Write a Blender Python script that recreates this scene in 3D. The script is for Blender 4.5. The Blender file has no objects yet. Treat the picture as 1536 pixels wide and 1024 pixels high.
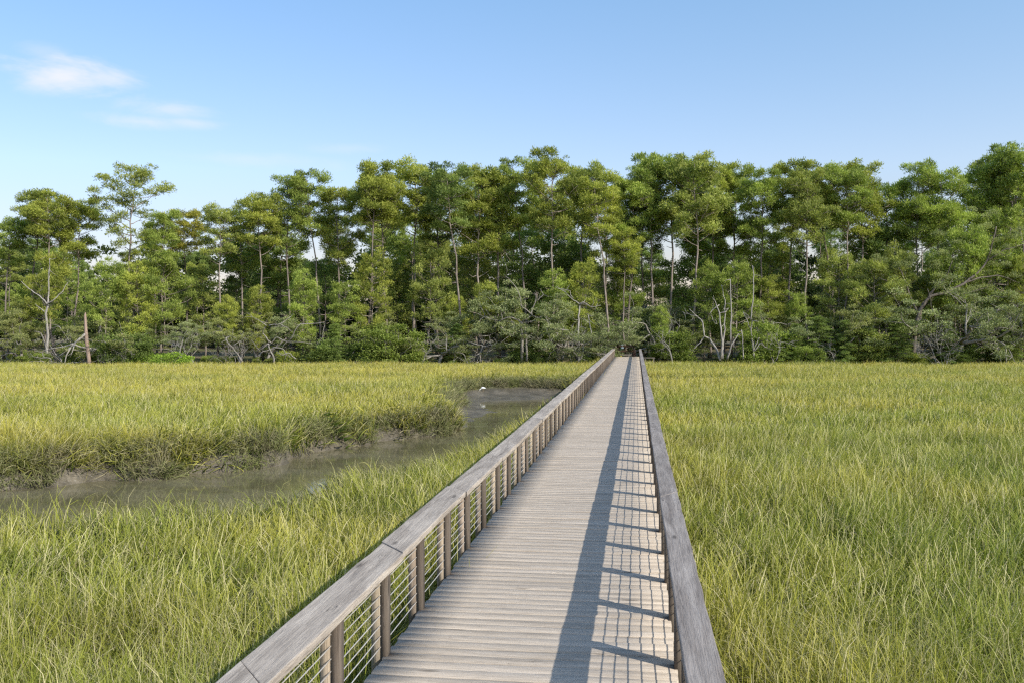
import bpy, bmesh, math, random
import numpy as np
from mathutils import Vector, Matrix

rng = np.random.default_rng(11)
random.seed(11)
scene = bpy.context.scene
COL = scene.collection

# ------------------------------------------------------------------ frame
F, CX, HY = 1400.0, 768.0, 493.0          # focal length in px, image centre, horizon row (photo pixels)
CAMH = 2.13
TH = math.radians(7.57)
CT, ST = math.cos(TH), math.sin(TH)
DECK_L, DECK_R = -1.60, 0.24
DECK_END = 72.5
GZ, WZ = -0.95, -1.48                     # marsh floor, water level


def to_world(u, v):
    return u * CT - v * ST, u * ST + v * CT


def to_uv(x, y):
    return x * CT + y * ST, -x * ST + y * CT


def pix(px, py, d):
    v = F * d / (py - HY)
    return ((px - CX) / F * v, v)


# ------------------------------------------------------------------ object helpers
def mesh_np(name, V, faces, attrs=None, mat=None, smooth=False):
    """faces: list of int arrays (n,3) / (n,4)"""
    me = bpy.data.meshes.new(name)
    V = np.asarray(V, np.float32)
    me.vertices.add(len(V))
    me.vertices.foreach_set('co', V.ravel())
    faces = [np.asarray(f, np.int32) for f in faces if len(f)]
    loops = np.concatenate([f.ravel() for f in faces])
    sizes = np.concatenate([np.full(len(f), f.shape[1], np.int32) for f in faces])
    starts = np.concatenate([[0], np.cumsum(sizes)[:-1]]).astype(np.int32)
    me.loops.add(len(loops))
    me.loops.foreach_set('vertex_index', loops)
    me.polygons.add(len(sizes))
    me.polygons.foreach_set('loop_start', starts)
    try:
        me.polygons.foreach_set('loop_total', sizes)
    except Exception:
        pass
    me.update(calc_edges=True)
    for k, a in (attrs or {}).items():
        at = me.attributes.new(k, 'FLOAT', 'POINT')
        at.data.foreach_set('value', np.asarray(a, np.float32))
    if mat:
        me.materials.append(mat)
    if smooth:
        me.polygons.foreach_set('use_smooth', np.ones(len(sizes), bool))
    return me


def obj(name, me, parent=None, loc=(0, 0, 0), rotz=0.0):
    o = bpy.data.objects.new(name, me)
    COL.objects.link(o)
    o.location = loc
    o.rotation_euler = (0, 0, rotz)
    if parent:
        o.parent = parent
    return o


def tag(o, label=None, cat=None, group=None, kind=None):
    if label: o['label'] = label
    if cat: o['category'] = cat
    if group: o['group'] = group
    if kind: o['kind'] = kind
    return o


def empty(name, loc=(0, 0, 0), rotz=0.0):
    o = bpy.data.objects.new(name, None)
    o.empty_display_size = 0.2
    COL.objects.link(o)
    o.location = loc
    o.rotation_euler = (0, 0, rotz)
    return o


class MB:
    """collects verts/faces with a per-vertex float attribute"""
    def __init__(self):
        self.V, self.Q, self.T, self.A, self.n = [], [], [], [], 0

    def add(self, V, quads=None, tris=None, a=0.0):
        V = np.asarray(V, float)
        self.V.append(V)
        if quads is not None and len(quads): self.Q.append(np.asarray(quads) + self.n)
        if tris is not None and len(tris): self.T.append(np.asarray(tris) + self.n)
        self.A.append(np.full(len(V), a) if np.isscalar(a) else np.asarray(a))
        self.n += len(V)

    def box(self, x0, x1, y0, y1, z0, z1, a=0.0):
        V = [(x, y, z) for z in (z0, z1) for y in (y0, y1) for x in (x0, x1)]
        self.add(V, [(0, 2, 3, 1), (4, 5, 7, 6), (0, 1, 5, 4), (2, 6, 7, 3), (0, 4, 6, 2), (1, 3, 7, 5)], a=a)

    def tube(self, P, R, sides=6, a=0.0, cap=True):
        P = np.asarray(P, float)
        n = len(P)
        R = np.broadcast_to(np.asarray(R, float), (n,))
        T = np.gradient(P, axis=0)
        T /= np.linalg.norm(T, axis=1)[:, None] + 1e-9
        ref = np.array([0.0, 0, 1]) if abs(T[0][2]) < 0.9 else np.array([1.0, 0, 0])
        ang = np.linspace(0, 2 * np.pi, sides, endpoint=False)
        rings = []
        for i in range(n):
            a1 = np.cross(T[i], ref); a1 /= np.linalg.norm(a1) + 1e-9
            a2 = np.cross(T[i], a1)
            ref = -np.cross(T[i], a1) if False else ref
            rings.append(P[i] + R[i] * (np.cos(ang)[:, None] * a1 + np.sin(ang)[:, None] * a2))
        V = np.concatenate(rings)
        q = []
        for i in range(n - 1):
            for j in range(sides):
                k = (j + 1) % sides
                q.append((i * sides + j, i * sides + k, (i + 1) * sides + k, (i + 1) * sides + j))
        t = []
        if cap:
            V = np.concatenate([V, P[:1], P[-1:]])
            c0, c1 = n * sides, n * sides + 1
            for j in range(sides):
                k = (j + 1) % sides
                t.append((c0, k, j)); t.append((c1, (n - 1) * sides + j, (n - 1) * sides + k))
        self.add(V, q, t, a)

    def mesh(self, name, mat, smooth=False):
        f = []
        if self.Q: f.append(np.concatenate(self.Q))
        if self.T: f.append(np.concatenate(self.T))
        return mesh_np(name, np.concatenate(self.V), f, {'tint': np.concatenate(self.A)}, mat, smooth)


# ------------------------------------------------------------------ node helpers
def new_mat(name):
    m = bpy.data.materials.new(name)
    m.use_nodes = True
    nt = m.node_tree
    nt.nodes.clear()
    return m, nt


class NT:
    def __init__(self, nt):
        self.nt = nt

    def n(self, t, **kw):
        nd = self.nt.nodes.new(t)
        for k, v in kw.items():
            if k in nd.inputs and not hasattr(nd, k):
                nd.inputs[k].default_value = v
            else:
                setattr(nd, k, v)
        return nd

    def l(self, a, b):
        self.nt.links.new(a, b)

    def val(self, sock, v):
        if hasattr(v, 'is_output'):
            self.l(v, sock)
        else:
            sock.default_value = v

    def math(self, op, a, b=0.0, clamp=False):
        nd = self.n('ShaderNodeMath', operation=op, use_clamp=clamp)
        self.val(nd.inputs[0], a); self.val(nd.inputs[1], b)
        return nd.outputs[0]

    def noise(self, vec, scale, detail=3.0, rough=0.55, dist=0.0):
        nd = self.n('ShaderNodeTexNoise')
        if vec is not None: self.l(vec, nd.inputs['Vector'])
        nd.inputs['Scale'].default_value = scale
        nd.inputs['Detail'].default_value = detail
        nd.inputs['Roughness'].default_value = rough
        nd.inputs['Distortion'].default_value = dist
        return nd.outputs['Fac']

    def map(self, vec, scale=(1, 1, 1), loc=(0, 0, 0)):
        nd = self.n('ShaderNodeMapping')
        self.l(vec, nd.inputs['Vector'])
        nd.inputs['Scale'].default_value = scale
        self.val(nd.inputs['Location'], loc)
        return nd.outputs[0]

    def ramp(self, fac, stops, interp='LINEAR'):
        nd = self.n('ShaderNodeValToRGB')
        cr = nd.color_ramp
        cr.interpolation = interp
        while len(cr.elements) < len(stops): cr.elements.new(0.5)
        for e, (p, c) in zip(cr.elements, stops):
            e.position = p
            e.color = (c, c, c, 1) if np.isscalar(c) else (*c, 1)
        self.val(nd.inputs[0], fac)
        return nd.outputs[0]

    def mix(self, fac, a, b, blend='MIX'):
        nd = self.n('ShaderNodeMix', data_type='RGBA', blend_type=blend)
        self.val(nd.inputs[0], fac)
        for s, v in ((nd.inputs[6], a), (nd.inputs[7], b)):
            if hasattr(v, 'is_output'): self.l(v, s)
            else: s.default_value = (*v, 1) if len(v) == 3 else v
        return nd.outputs[2]

    def attr(self, name):
        return self.n('ShaderNodeAttribute', attribute_name=name).outputs['Fac']

    def bump(self, h, strength=0.3, dist=0.02):
        nd = self.n('ShaderNodeBump')
        nd.inputs['Strength'].default_value = strength
        nd.inputs['Distance'].default_value = dist
        self.l(h, nd.inputs['Height'])
        return nd.outputs[0]

    def out(self, sh):
        o = self.n('ShaderNodeOutputMaterial')
        self.l(sh, o.inputs['Surface'])

    def principled(self, col, rough=0.7, spec=0.3, normal=None, metallic=0.0):
        p = self.n('ShaderNodeBsdfPrincipled')
        self.val(p.inputs['Base Color'], col if hasattr(col, 'is_output') else (*col, 1))
        self.val(p.inputs['Roughness'], rough)
        p.inputs['Specular IOR Level'].default_value = spec
        p.inputs['Metallic'].default_value = metallic
        if normal is not None: self.l(normal, p.inputs['Normal'])
        return p.outputs[0]


# ------------------------------------------------------------------ materials
def wood_mat(name, axis, light, mid, dark, per_object=False, bumpk=0.35):
    """weathered softwood, grain along axis 0=x 1=y 2=z"""
    m, nt = new_mat(name); N = NT(nt)
    tc = N.n('ShaderNodeTexCoord').outputs['Object']
    if per_object:
        rnd = N.n('ShaderNodeObjectInfo').outputs['Random']
    else:
        rnd = N.attr('tint')
    comb = N.n('ShaderNodeCombineXYZ')
    N.l(N.math('MULTIPLY', rnd, 37.0), comb.inputs[0]); N.l(N.math('MULTIPLY', rnd, 91.0), comb.inputs[1]); N.l(N.math('MULTIPLY', rnd, 53.0), comb.inputs[2])
    base = N.map(tc, (1, 1, 1), comb.outputs[0])

    def st(a, b):
        s = [b, b, b]; s[axis] = a
        return N.map(base, tuple(s))
    grain = N.noise(st(1.6, 55), 1.0, 6, 0.7, 0.6)
    fine = N.noise(st(5, 240), 1.0, 4, 0.7)
    blotch = N.noise(st(0.9, 11.0), 1.0, 4, 0.65, 0.8)
    c = N.mix(N.ramp(grain, [(0.30, 0.0), (0.72, 1.0)]), dark, mid)
    c = N.mix(N.ramp(blotch, [(0.34, 0.0), (0.68, 1.0)]), c, light)
    c = N.mix(N.ramp(fine, [(0.32, 0.55), (0.56, 0.0)]), c, tuple(x * 0.42 for x in dark))
    # drying cracks
    crk = N.noise(st(0.9, 26), 1.0, 3, 0.5, 1.2)
    cl = N.math('ABSOLUTE', N.math('SUBTRACT', crk, 0.5))
    crk = N.ramp(cl, [(0.0, 1.0), (0.011, 0.0)])
    crkm = N.math('MULTIPLY', crk, N.ramp(N.noise(st(1.4, 7), 1.0, 2), [(0.53, 0.0), (0.62, 0.85)]))
    c = N.mix(crkm, c, tuple(x * 0.22 for x in dark))
    # knots
    vo = N.n('ShaderNodeTexVoronoi'); N.l(st(1.3, 5.0), vo.inputs['Vector']); vo.inputs['Scale'].default_value = 1.0
    kn = N.ramp(vo.outputs['Distance'], [(0.05, 0.75), (0.12, 0.0)])
    c = N.mix(kn, c, tuple(x * 0.45 for x in dark))
    br = N.math('ADD', N.math('MULTIPLY', rnd, 0.13), 0.93)
    bn = N.n('ShaderNodeCombineColor'); N.l(br, bn.inputs[0]); N.l(br, bn.inputs[1]); N.l(N.math('SUBTRACT', br, 0.01), bn.inputs[2])
    c = N.mix(1.0, c, bn.outputs[0], 'MULTIPLY')
    if per_object:
        c = N.mix(1.0, c, N.n('ShaderNodeObjectInfo').outputs['Color'], 'MULTIPLY')
    h = N.math('SUBTRACT', N.math('ADD', grain, N.math('MULTIPLY', fine, 0.5)), N.math('MULTIPLY', crkm, 1.2))
    N.out(N.principled(c, 0.85, 0.18, N.bump(h, bumpk, 0.012)))
    return m


M_DECK = wood_mat('weathered_deck_wood', 0, (0.61, 0.52, 0.42), (0.515, 0.435, 0.345), (0.37, 0.305, 0.235))
M_CAP = wood_mat('weathered_cap_wood', 1, (0.53, 0.475, 0.415), (0.39, 0.345, 0.30), (0.215, 0.185, 0.16), True, 0.5)
M_POST = wood_mat('weathered_post_wood', 2, (0.50, 0.41, 0.315), (0.37, 0.295, 0.22), (0.20, 0.155, 0.115), True)
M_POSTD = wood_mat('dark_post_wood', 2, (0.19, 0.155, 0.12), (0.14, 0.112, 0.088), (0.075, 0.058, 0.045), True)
M_BEAM = wood_mat('dark_beam_wood', 1, (0.17, 0.15, 0.12), (0.12, 0.10, 0.08), (0.06, 0.05, 0.04), True)


def simple_mat(name, col, rough=0.6, spec=0.3, metallic=0.0, var=0.25, scale=6.0):
    m, nt = new_mat(name); N = NT(nt)
    tc = N.n('ShaderNodeTexCoord').outputs['Object']
    f = N.noise(tc, scale, 4)
    c = N.mix(N.ramp(f, [(0.3, 0.0), (0.7, 1.0)]), tuple(x * (1 - var) for x in col), tuple(min(1, x * (1 + var)) for x in col))
    N.out(N.principled(c, rough, spec, None, metallic))
    return m


M_CABLE = simple_mat('steel_cable', (0.72, 0.67, 0.60), 0.38, 0.5, 0.55, 0.2, 3.0)


def bark_mat(name, c0, c1, scale=9.0):
    m, nt = new_mat(name); N = NT(nt)
    tc = N.n('ShaderNodeTexCoord').outputs['Object']
    rnd = N.n('ShaderNodeObjectInfo').outputs['Random']
    f = N.noise(N.map(tc, (1, 1, 0.22)), scale, 5, 0.65)
    g = N.noise(tc, 0.45, 3)
    c = N.mix(N.ramp(f, [(0.33, 0.0), (0.66, 1.0)]), c0, c1)
    c = N.mix(N.ramp(g, [(0.4, 0.0), (0.7, 0.6)]), c, tuple(x * 0.55 for x in c0))
    c = N.mix(N.math('MULTIPLY', rnd, 0.4), c, tuple(min(1, x * 1.5) for x in c1))
    N.out(N.principled(c, 0.9, 0.1, N.bump(f, 0.6, 0.05)))
    return m


M_BARK = bark_mat('pine_bark', (0.105, 0.085, 0.07), (0.33, 0.275, 0.23))
M_OAKBARK = bark_mat('oak_bark', (0.13, 0.115, 0.095), (0.34, 0.31, 0.27))
M_DEAD = bark_mat('bleached_wood', (0.15, 0.135, 0.115), (0.40, 0.37, 0.33), 14.0)
M_SNAG = bark_mat('reddish_bark', (0.13, 0.09, 0.068), (0.34, 0.25, 0.195))


def leaf_mat(name, dark, light, gold, trans=0.38, goldamt=0.10):
    """foliage: colour from per-leaf tint, object colour and a slow noise in world space"""
    m, nt = new_mat(name); N = NT(nt)
    t = N.attr('tint')
    oi = N.n('ShaderNodeObjectInfo')
    pos = N.n('ShaderNodeNewGeometry').outputs['Position']
    slow = N.noise(pos, 0.55, 1)
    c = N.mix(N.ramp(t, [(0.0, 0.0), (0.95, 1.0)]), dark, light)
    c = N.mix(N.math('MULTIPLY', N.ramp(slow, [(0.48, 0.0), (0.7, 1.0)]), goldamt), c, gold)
    c = N.mix(1.0, c, oi.outputs['Color'], 'MULTIPLY')
    d = N.n('ShaderNodeBsdfPrincipled'); N.l(c, d.inputs['Base Color'])
    d.inputs['Roughness'].default_value = 0.6; d.inputs['Specular IOR Level'].default_value = 0.22
    tr = N.n('ShaderNodeBsdfTranslucent')
    N.l(N.mix(1.0, c, (1.05, 1.2, 0.65), 'MULTIPLY'), tr.inputs['Color'])
    ms = N.n('ShaderNodeMixShader'); ms.inputs[0].default_value = trans
    N.l(d.outputs[0], ms.inputs[1]); N.l(tr.outputs[0], ms.inputs[2])
    N.out(ms.outputs[0])
    return m


M_NEEDLE = leaf_mat('pine_needles', (0.150, 0.195, 0.052), (0.52, 0.56, 0.145), (0.56, 0.50, 0.10))
M_OAKLEAF = leaf_mat('oak_leaves', (0.16, 0.185, 0.07), (0.48, 0.50, 0.19), (0.52, 0.45, 0.13))
M_SHRUB = leaf_mat('shrub_leaves', (0.085, 0.120, 0.033), (0.38, 0.43, 0.105), (0.44, 0.39, 0.09))


def grass_mat():
    m, nt = new_mat('marsh_grass_blades'); N = NT(nt)
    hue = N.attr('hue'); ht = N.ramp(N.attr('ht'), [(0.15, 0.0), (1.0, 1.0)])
    pos = N.n('ShaderNodeNewGeometry').outputs['Position']
    big = N.noise(N.map(pos, (0.10, 0.17, 0.0)), 1.0, 2, 0.6, 0.4)
    med = N.noise(N.map(pos, (0.55, 0.8, 0.0)), 1.0, 2, 0.6)
    rnd = N.n('ShaderNodeObjectInfo').outputs['Random']
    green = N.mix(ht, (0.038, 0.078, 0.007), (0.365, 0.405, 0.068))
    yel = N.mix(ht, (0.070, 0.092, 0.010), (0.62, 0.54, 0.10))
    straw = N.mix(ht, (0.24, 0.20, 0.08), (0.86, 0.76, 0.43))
    gy = N.math('ADD', N.math('MULTIPLY', N.ramp(big, [(0.40, 0.0), (0.62, 1.0)]), 0.72), N.math('MULTIPLY', N.ramp(med, [(0.4, 0.0), (0.7, 1.0)]), 0.42), True)
    sp = N.n('ShaderNodeSeparateXYZ'); N.l(pos, sp.inputs[0])
    m1 = N.n('ShaderNodeMapRange'); N.l(sp.outputs[1], m1.inputs[0]); m1.inputs[1].default_value = 8; m1.inputs[2].default_value = 55; m1.inputs[3].default_value = -0.10; m1.inputs[4].default_value = 0.26
    m2 = N.n('ShaderNodeMapRange'); N.l(sp.outputs[0], m2.inputs[0]); m2.inputs[1].default_value = -8; m2.inputs[2].default_value = 4; m2.inputs[3].default_value = 0.08; m2.inputs[4].default_value = -0.10
    gy = N.math('ADD', N.math('ADD', gy, m1.outputs[0]), m2.outputs[0], True)
    c = N.mix(gy, green, yel)
    c = N.mix(N.ramp(hue, [(0.55, 0.0), (0.85, 1.0)]), c, straw)
    v = N.math('ADD', N.math('MULTIPLY', rnd, 0.35), 0.82)
    bn = N.n('ShaderNodeCombineColor')
    for i in range(3): N.l(v, bn.inputs[i])
    c = N.mix(1.0, c, bn.outputs[0], 'MULTIPLY')
    d = N.n('ShaderNodeBsdfPrincipled'); N.l(c, d.inputs['Base Color'])
    d.inputs['Roughness'].default_value = 0.55; d.inputs['Specular IOR Level'].default_value = 0.16
    tr = N.n('ShaderNodeBsdfTranslucent')
    N.l(N.mix(1.0, c, (1.05, 1.15, 0.6), 'MULTIPLY'), tr.inputs['Color'])
    ms = N.n('ShaderNodeMixShader'); ms.inputs[0].default_value = 0.3
    N.l(d.outputs[0], ms.inputs[1]); N.l(tr.outputs[0], ms.inputs[2])
    N.out(ms.outputs[0])
    return m


M_GRASS = grass_mat()


def thatch_mat():
    m, nt = new_mat('bank_thatch_blades'); N = NT(nt)
    hue = N.attr('hue'); ht = N.attr('ht')
    rnd = N.n('ShaderNodeObjectInfo').outputs['Random']
    c = N.mix(N.ramp(hue, [(0.3, 0.0), (0.75, 1.0)]), (0.055, 0.048, 0.026), (0.33, 0.285, 0.17))
    c = N.mix(N.math('MULTIPLY', rnd, 0.75), c, N.mix(ht, (0.05, 0.07, 0.015), (0.25, 0.30, 0.06)))
    N.out(N.principled(c, 0.8, 0.15))
    return m


M_THATCH = thatch_mat()


def ground_mat():
    m, nt = new_mat('marsh_ground'); N = NT(nt)
    pos = N.n('ShaderNodeNewGeometry').outputs['Position']
    sep = N.n('ShaderNodeSeparateXYZ'); N.l(pos, sep.inputs[0])
    a = N.noise(pos, 1.3, 5, 0.65); b = N.noise(pos, 9.0, 4, 0.6); s = N.noise(pos, 0.15, 3)
    mud = N.mix(N.ramp(a, [(0.35, 0.0), (0.68, 1.0)]), (0.085, 0.073, 0.050), (0.20, 0.172, 0.125))
    mud = N.mix(N.ramp(b, [(0.35, 0.5), (0.6, 0.0)]), mud, (0.07, 0.062, 0.045))
    turf = N.mix(N.ramp(b, [(0.35, 0.0), (0.65, 1.0)]), (0.045, 0.048, 0.018), (0.13, 0.125, 0.05))
    wood = N.mix(N.ramp(a, [(0.4, 0.0), (0.62, 1.0)]), (0.10, 0.075, 0.04), (0.30, 0.23, 0.12))
    wood = N.mix(N.ramp(s, [(0.45, 0.0), (0.6, 0.8)]), wood, (0.09, 0.11, 0.03))
    # above the marsh floor it is forest floor, below it mud
    wet = N.ramp(N.math('ADD', sep.outputs[2], 2.0), [(0.88, 1.0), (1.0, 0.0)])
    c = N.mix(wet, turf, mud)
    c = N.mix(N.ramp(N.math('ADD', sep.outputs[2], 1.0), [(0.22, 0.0), (0.4, 1.0)]), c, wood)
    rough = N.math('SUBTRACT', 0.95, N.math('MULTIPLY', wet, 0.5))
    N.out(N.principled(c, rough, 0.35, N.bump(N.math('ADD', a, N.math('MULTIPLY', b, 0.5)), 0.6, 0.12)))
    return m


def water_mat():
    m, nt = new_mat('creek_water'); N = NT(nt)
    pos = N.n('ShaderNodeNewGeometry').outputs['Position']
    r = N.noise(N.map(pos, (1.6, 3.5, 1)), 1.0, 4, 0.6)
    s = N.noise(N.map(pos, (0.5, 0.9, 1)), 1.0, 3)
    c = N.mix(N.ramp(s, [(0.4, 0.0), (0.65, 1.0)]), (0.135, 0.122, 0.062), (0.20, 0.178, 0.108))
    N.out(N.principled(c, 0.05, 0.5, N.bump(r, 0.05, 0.04)))
    return m


# ------------------------------------------------------------------ creek outline and terrain
far_w = [(-60.0, 12.0), (-30.0, 18.5)] + [pix(x, y, CAMH - WZ) for x, y in (
    (0, 737), (80, 732), (143, 721), (253, 717), (315, 710), (400, 699), (497, 674), (560, 664), (623, 656), (681, 651), (697, 641),
    (741, 617), (724, 608), (732, 602), (780, 600), (831, 598))] + [(5.0, 50.2), (7.5, 50.3), (10.5, 51.2), (13.5, 52.2)]
near_g = [(-60.0, 4.0), (-30.0, 9.0), (-12.0, 11.8), (-6.78, 12.4), (-6.1, 13.1), (-3.73, 14.3), (-2.64, 17.6), (-1.15, 19.7), (-0.1, 23.0), (0.5, 25.8),
          (1.3, 30.0), (2.2, 36.0), (3.2, 43.0), (5.2, 47.6), (7.1, 48.6), (10.5, 50.3), (14.5, 52.0)]
near_w = [(-60.0, 5.2), (-30.0, 10.2), (-12.0, 13.0), (-6.9, 13.6), (-6.0, 14.3), (-4.4, 15.4), (-3.5, 18.6), (-2.1, 20.7), (-1.1, 23.9), (-0.6, 26.6),
          (0.2, 30.7), (1.1, 36.8), (2.2, 43.8), (4.8, 48.4), (7.0, 49.3), (10.4, 50.8)]
far_g = [(-60.0, 13.0), (-30.0, 19.3)] + [(u - 0.03, v + 0.26 + 0.10 * math.sin(i * 2.3)) for i, (u, v) in enumerate(far_w[2:12])] + [
    (-2.65, 34.3), (-3.1, 37.0), (-2.7, 41.0), (-3.3, 44.0), (-3.2, 47.5), (-2.4, 50.6), (-0.3, 51.7), (2.2, 51.6), (5.0, 51.3), (7.6, 51.3), (10.6, 51.9), (15.0, 52.9)]
POLY_W = np.array(far_w + near_w[::-1])
POLY_G = np.array(far_g + near_g[::-1])


def poly_sd(P, poly):
    """signed distance, negative inside"""
    d2 = np.full(len(P), 1e18); inside = np.zeros(len(P), bool)
    n = len(poly)
    for i in range(n):
        a, b = poly[i], poly[(i + 1) % n]
        e = b - a; w = P - a
        t = np.clip((w @ e) / (e @ e + 1e-12), 0, 1)
        q = w - t[:, None] * e
        d2 = np.minimum(d2, (q * q).sum(1))
        c = (a[1] > P[:, 1]) != (b[1] > P[:, 1])
        with np.errstate(divide='ignore', invalid='ignore'):
            xi = a[0] + (P[:, 1] - a[1]) * e[0] / (e[1] if e[1] != 0 else 1e-12)
        inside ^= c & (P[:, 0] < xi)
    d = np.sqrt(d2)
    return np.where(inside, -d, d)


_tab = np.random.default_rng(5).random((64, 64))


def vnoise(x, y):
    xi, yi = np.floor(x).astype(int), np.floor(y).astype(int)
    fx, fy = x - xi, y - yi
    fx = fx * fx * (3 - 2 * fx); fy = fy * fy * (3 - 2 * fy)
    g = lambda i, j: _tab[i & 63, j & 63]
    return (g(xi, yi) * (1 - fx) + g(xi + 1, yi) * fx) * (1 - fy) + (g(xi, yi + 1) * (1 - fx) + g(xi + 1, yi + 1) * fx) * fy


def fbm(x, y):
    return vnoise(x, y) * 0.55 + vnoise(x * 2.1 + 7, y * 2.1 + 3) * 0.3 + vnoise(x * 4.3 + 1, y * 4.3 + 9) * 0.15


def sstep(a, b, x):
    t = np.clip((x - a) / (b - a), 0, 1)
    return t * t * (3 - 2 * t)


def ground_z(x, y):
    x, y = np.asarray(x, float), np.asarray(y, float)
    u, v = to_uv(x, y)
    P = np.stack([u + 0.5 * (vnoise(x * 1.1, y * 1.1) - 0.5), v + 0.5 * (vnoise(x * 1.1 + 31, y * 1.1 + 17) - 0.5)], 1)
    dw, dg = poly_sd(P, POLY_W), poly_sd(P, POLY_G)
    z = GZ + 0.08 * (fbm(x * 0.4, y * 0.4) - 0.5)
    t = np.clip(dw, 0, None) / (np.clip(dw, 0, None) + np.clip(-dg, 0, None) + 1e-6)
    zb = WZ - 0.02 + 0.24 * t + (GZ - WZ - 0.22) * sstep(0.55, 1.0, t) + 0.10 * (fbm(x * 2.2, y * 2.2) - 0.5)
    zi = WZ - 0.03 - np.clip(-dw * 0.12, 0, 0.5) + 0.12 * (fbm(x * 0.9 + 4, y * 0.9) - 0.5)
    z = np.where(dg < 0, zb, z)
    z = np.where(dw < 0, zi, z)
    z = z + 0.55 * sstep(71.5, 77.0, v) + 0.5 * sstep(80, 130, v) + 0.25 * (fbm(x * 0.15, y * 0.15) - 0.5) * sstep(73, 80, v)
    return z


def axis(parts):
    out = []
    for a, b, s in parts:
        out += list(np.arange(a, b, s))
    return np.array(out + [parts[-1][1]])


gx = axis([(-1500, -300, 200), (-300, -90, 30), (-90, -34, 2.0), (-34, 12, 0.25), (12, 90, 2.0), (90, 300, 30), (300, 1500, 200)])
gy = axis([(-400, -40, 60), (-40, 6, 2.0), (6, 54, 0.25), (54, 90, 1.0), (90, 150, 3.0), (150, 400, 25), (400, 2400, 250)])
GX, GY = np.meshgrid(gx, gy)
GZm = ground_z(GX.ravel(), GY.ravel())
nx, ny = len(gx), len(gy)
idx = np.arange(nx * ny).reshape(ny, nx)
q = np.stack([idx[:-1, :-1].ravel(), idx[:-1, 1:].ravel(), idx[1:, 1:].ravel(), idx[1:, :-1].ravel()], 1)
ground = obj('ground', mesh_np('ground', np.stack([GX.ravel(), GY.ravel(), GZm], 1), [q], None, ground_mat(), True))
tag(ground, kind='structure')
wm = MB()
wv = [(*to_world(u, v), WZ) for u, v in ((-70, 2), (20, 2), (20, 55), (-70, 55))]
wm.add(wv, [(0, 1, 2, 3)])
tag(obj('creek_water', wm.mesh('creek_water', water_mat())), kind='structure')

# ------------------------------------------------------------------ boardwalk
bw = empty('boardwalk', (0, 0, 0))
tag(bw, 'long weathered grey plank boardwalk running straight over the marsh to the trees', 'boardwalk')
dk = MB()
y = -3.0
pitch, gap = 0.132, 0.005
NS = 7
while y < DECK_END:
    w = pitch - gap
    x0 = DECK_L - 0.02 + rng.normal(0, 0.006); x1 = DECK_R + 0.02 + rng.normal(0, 0.006)
    zt = rng.normal(0, 0.0012); tilt = rng.normal(0, 0.001)
    c = 0.004
    prof = [(0, -0.038), (0, -c), (c, 0), (w - c, 0), (w, -c), (w, -0.038)]
    xs = np.linspace(x0, x1, NS)
    bow = rng.normal(0, 0.0016, NS)
    cur = rng.normal(0, 0.0012, NS)
    V = [(xs[i], y + p + cur[i], h + zt + bow[i] + (tilt if k in (3, 4) else 0)) for i in range(NS) for k, (p, h) in enumerate(prof)]
    qd = []
    for i in range(NS - 1):
        for k in range(6):
            k2 = (k + 1) % 6
            qd.append((i * 6 + k, i * 6 + k2, (i + 1) * 6 + k2, (i + 1) * 6 + k))
    e0 = [(0, 5, 2, 1), (5, 4, 3, 2)]
    o = (NS - 1) * 6
    qd += [(0, 5, 4, 1), (1, 4, 3, 2), (o, o + 1, o + 4, o + 5), (o + 1, o + 2, o + 3, o + 4)]
    dk.add(V, qd, None, rng.random())
    y += pitch
obj('deck', dk.mesh('deck', M_DECK), bw)
for xs in (DECK_L - 0.012, -0.68, DECK_R - 0.03):
    b = MB(); b.box(xs, xs + 0.045, -3.0, DECK_END - 0.1, -0.30, -0.046)
    obj('stringer', b.mesh('stringer', M_BEAM), bw)
pile_me = MB()
pile_me.tube([(0, 0, 0.0), (0, 0, -0.9), (0, 0, -1.9)], [0.10, 0.105, 0.11], 12)
pile_me = pile_me.mesh('pile', M_BEAM, True)
yy = 1.5
while yy < DECK_END - 1:
    for xs in (DECK_L + 0.16, DECK_R - 0.16):
        obj('pile', pile_me, bw, (xs, yy, -0.30))
    yy += 3.2

# railings: low posts, seven wires and a broad mitred cap
CAP_W, CAP_T, CAP_TOP = 0.235, 0.048, 0.590
POST_SP, Y0P = 1.0, 3.94
CAP_LEN = POST_SP * 2.42


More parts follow.
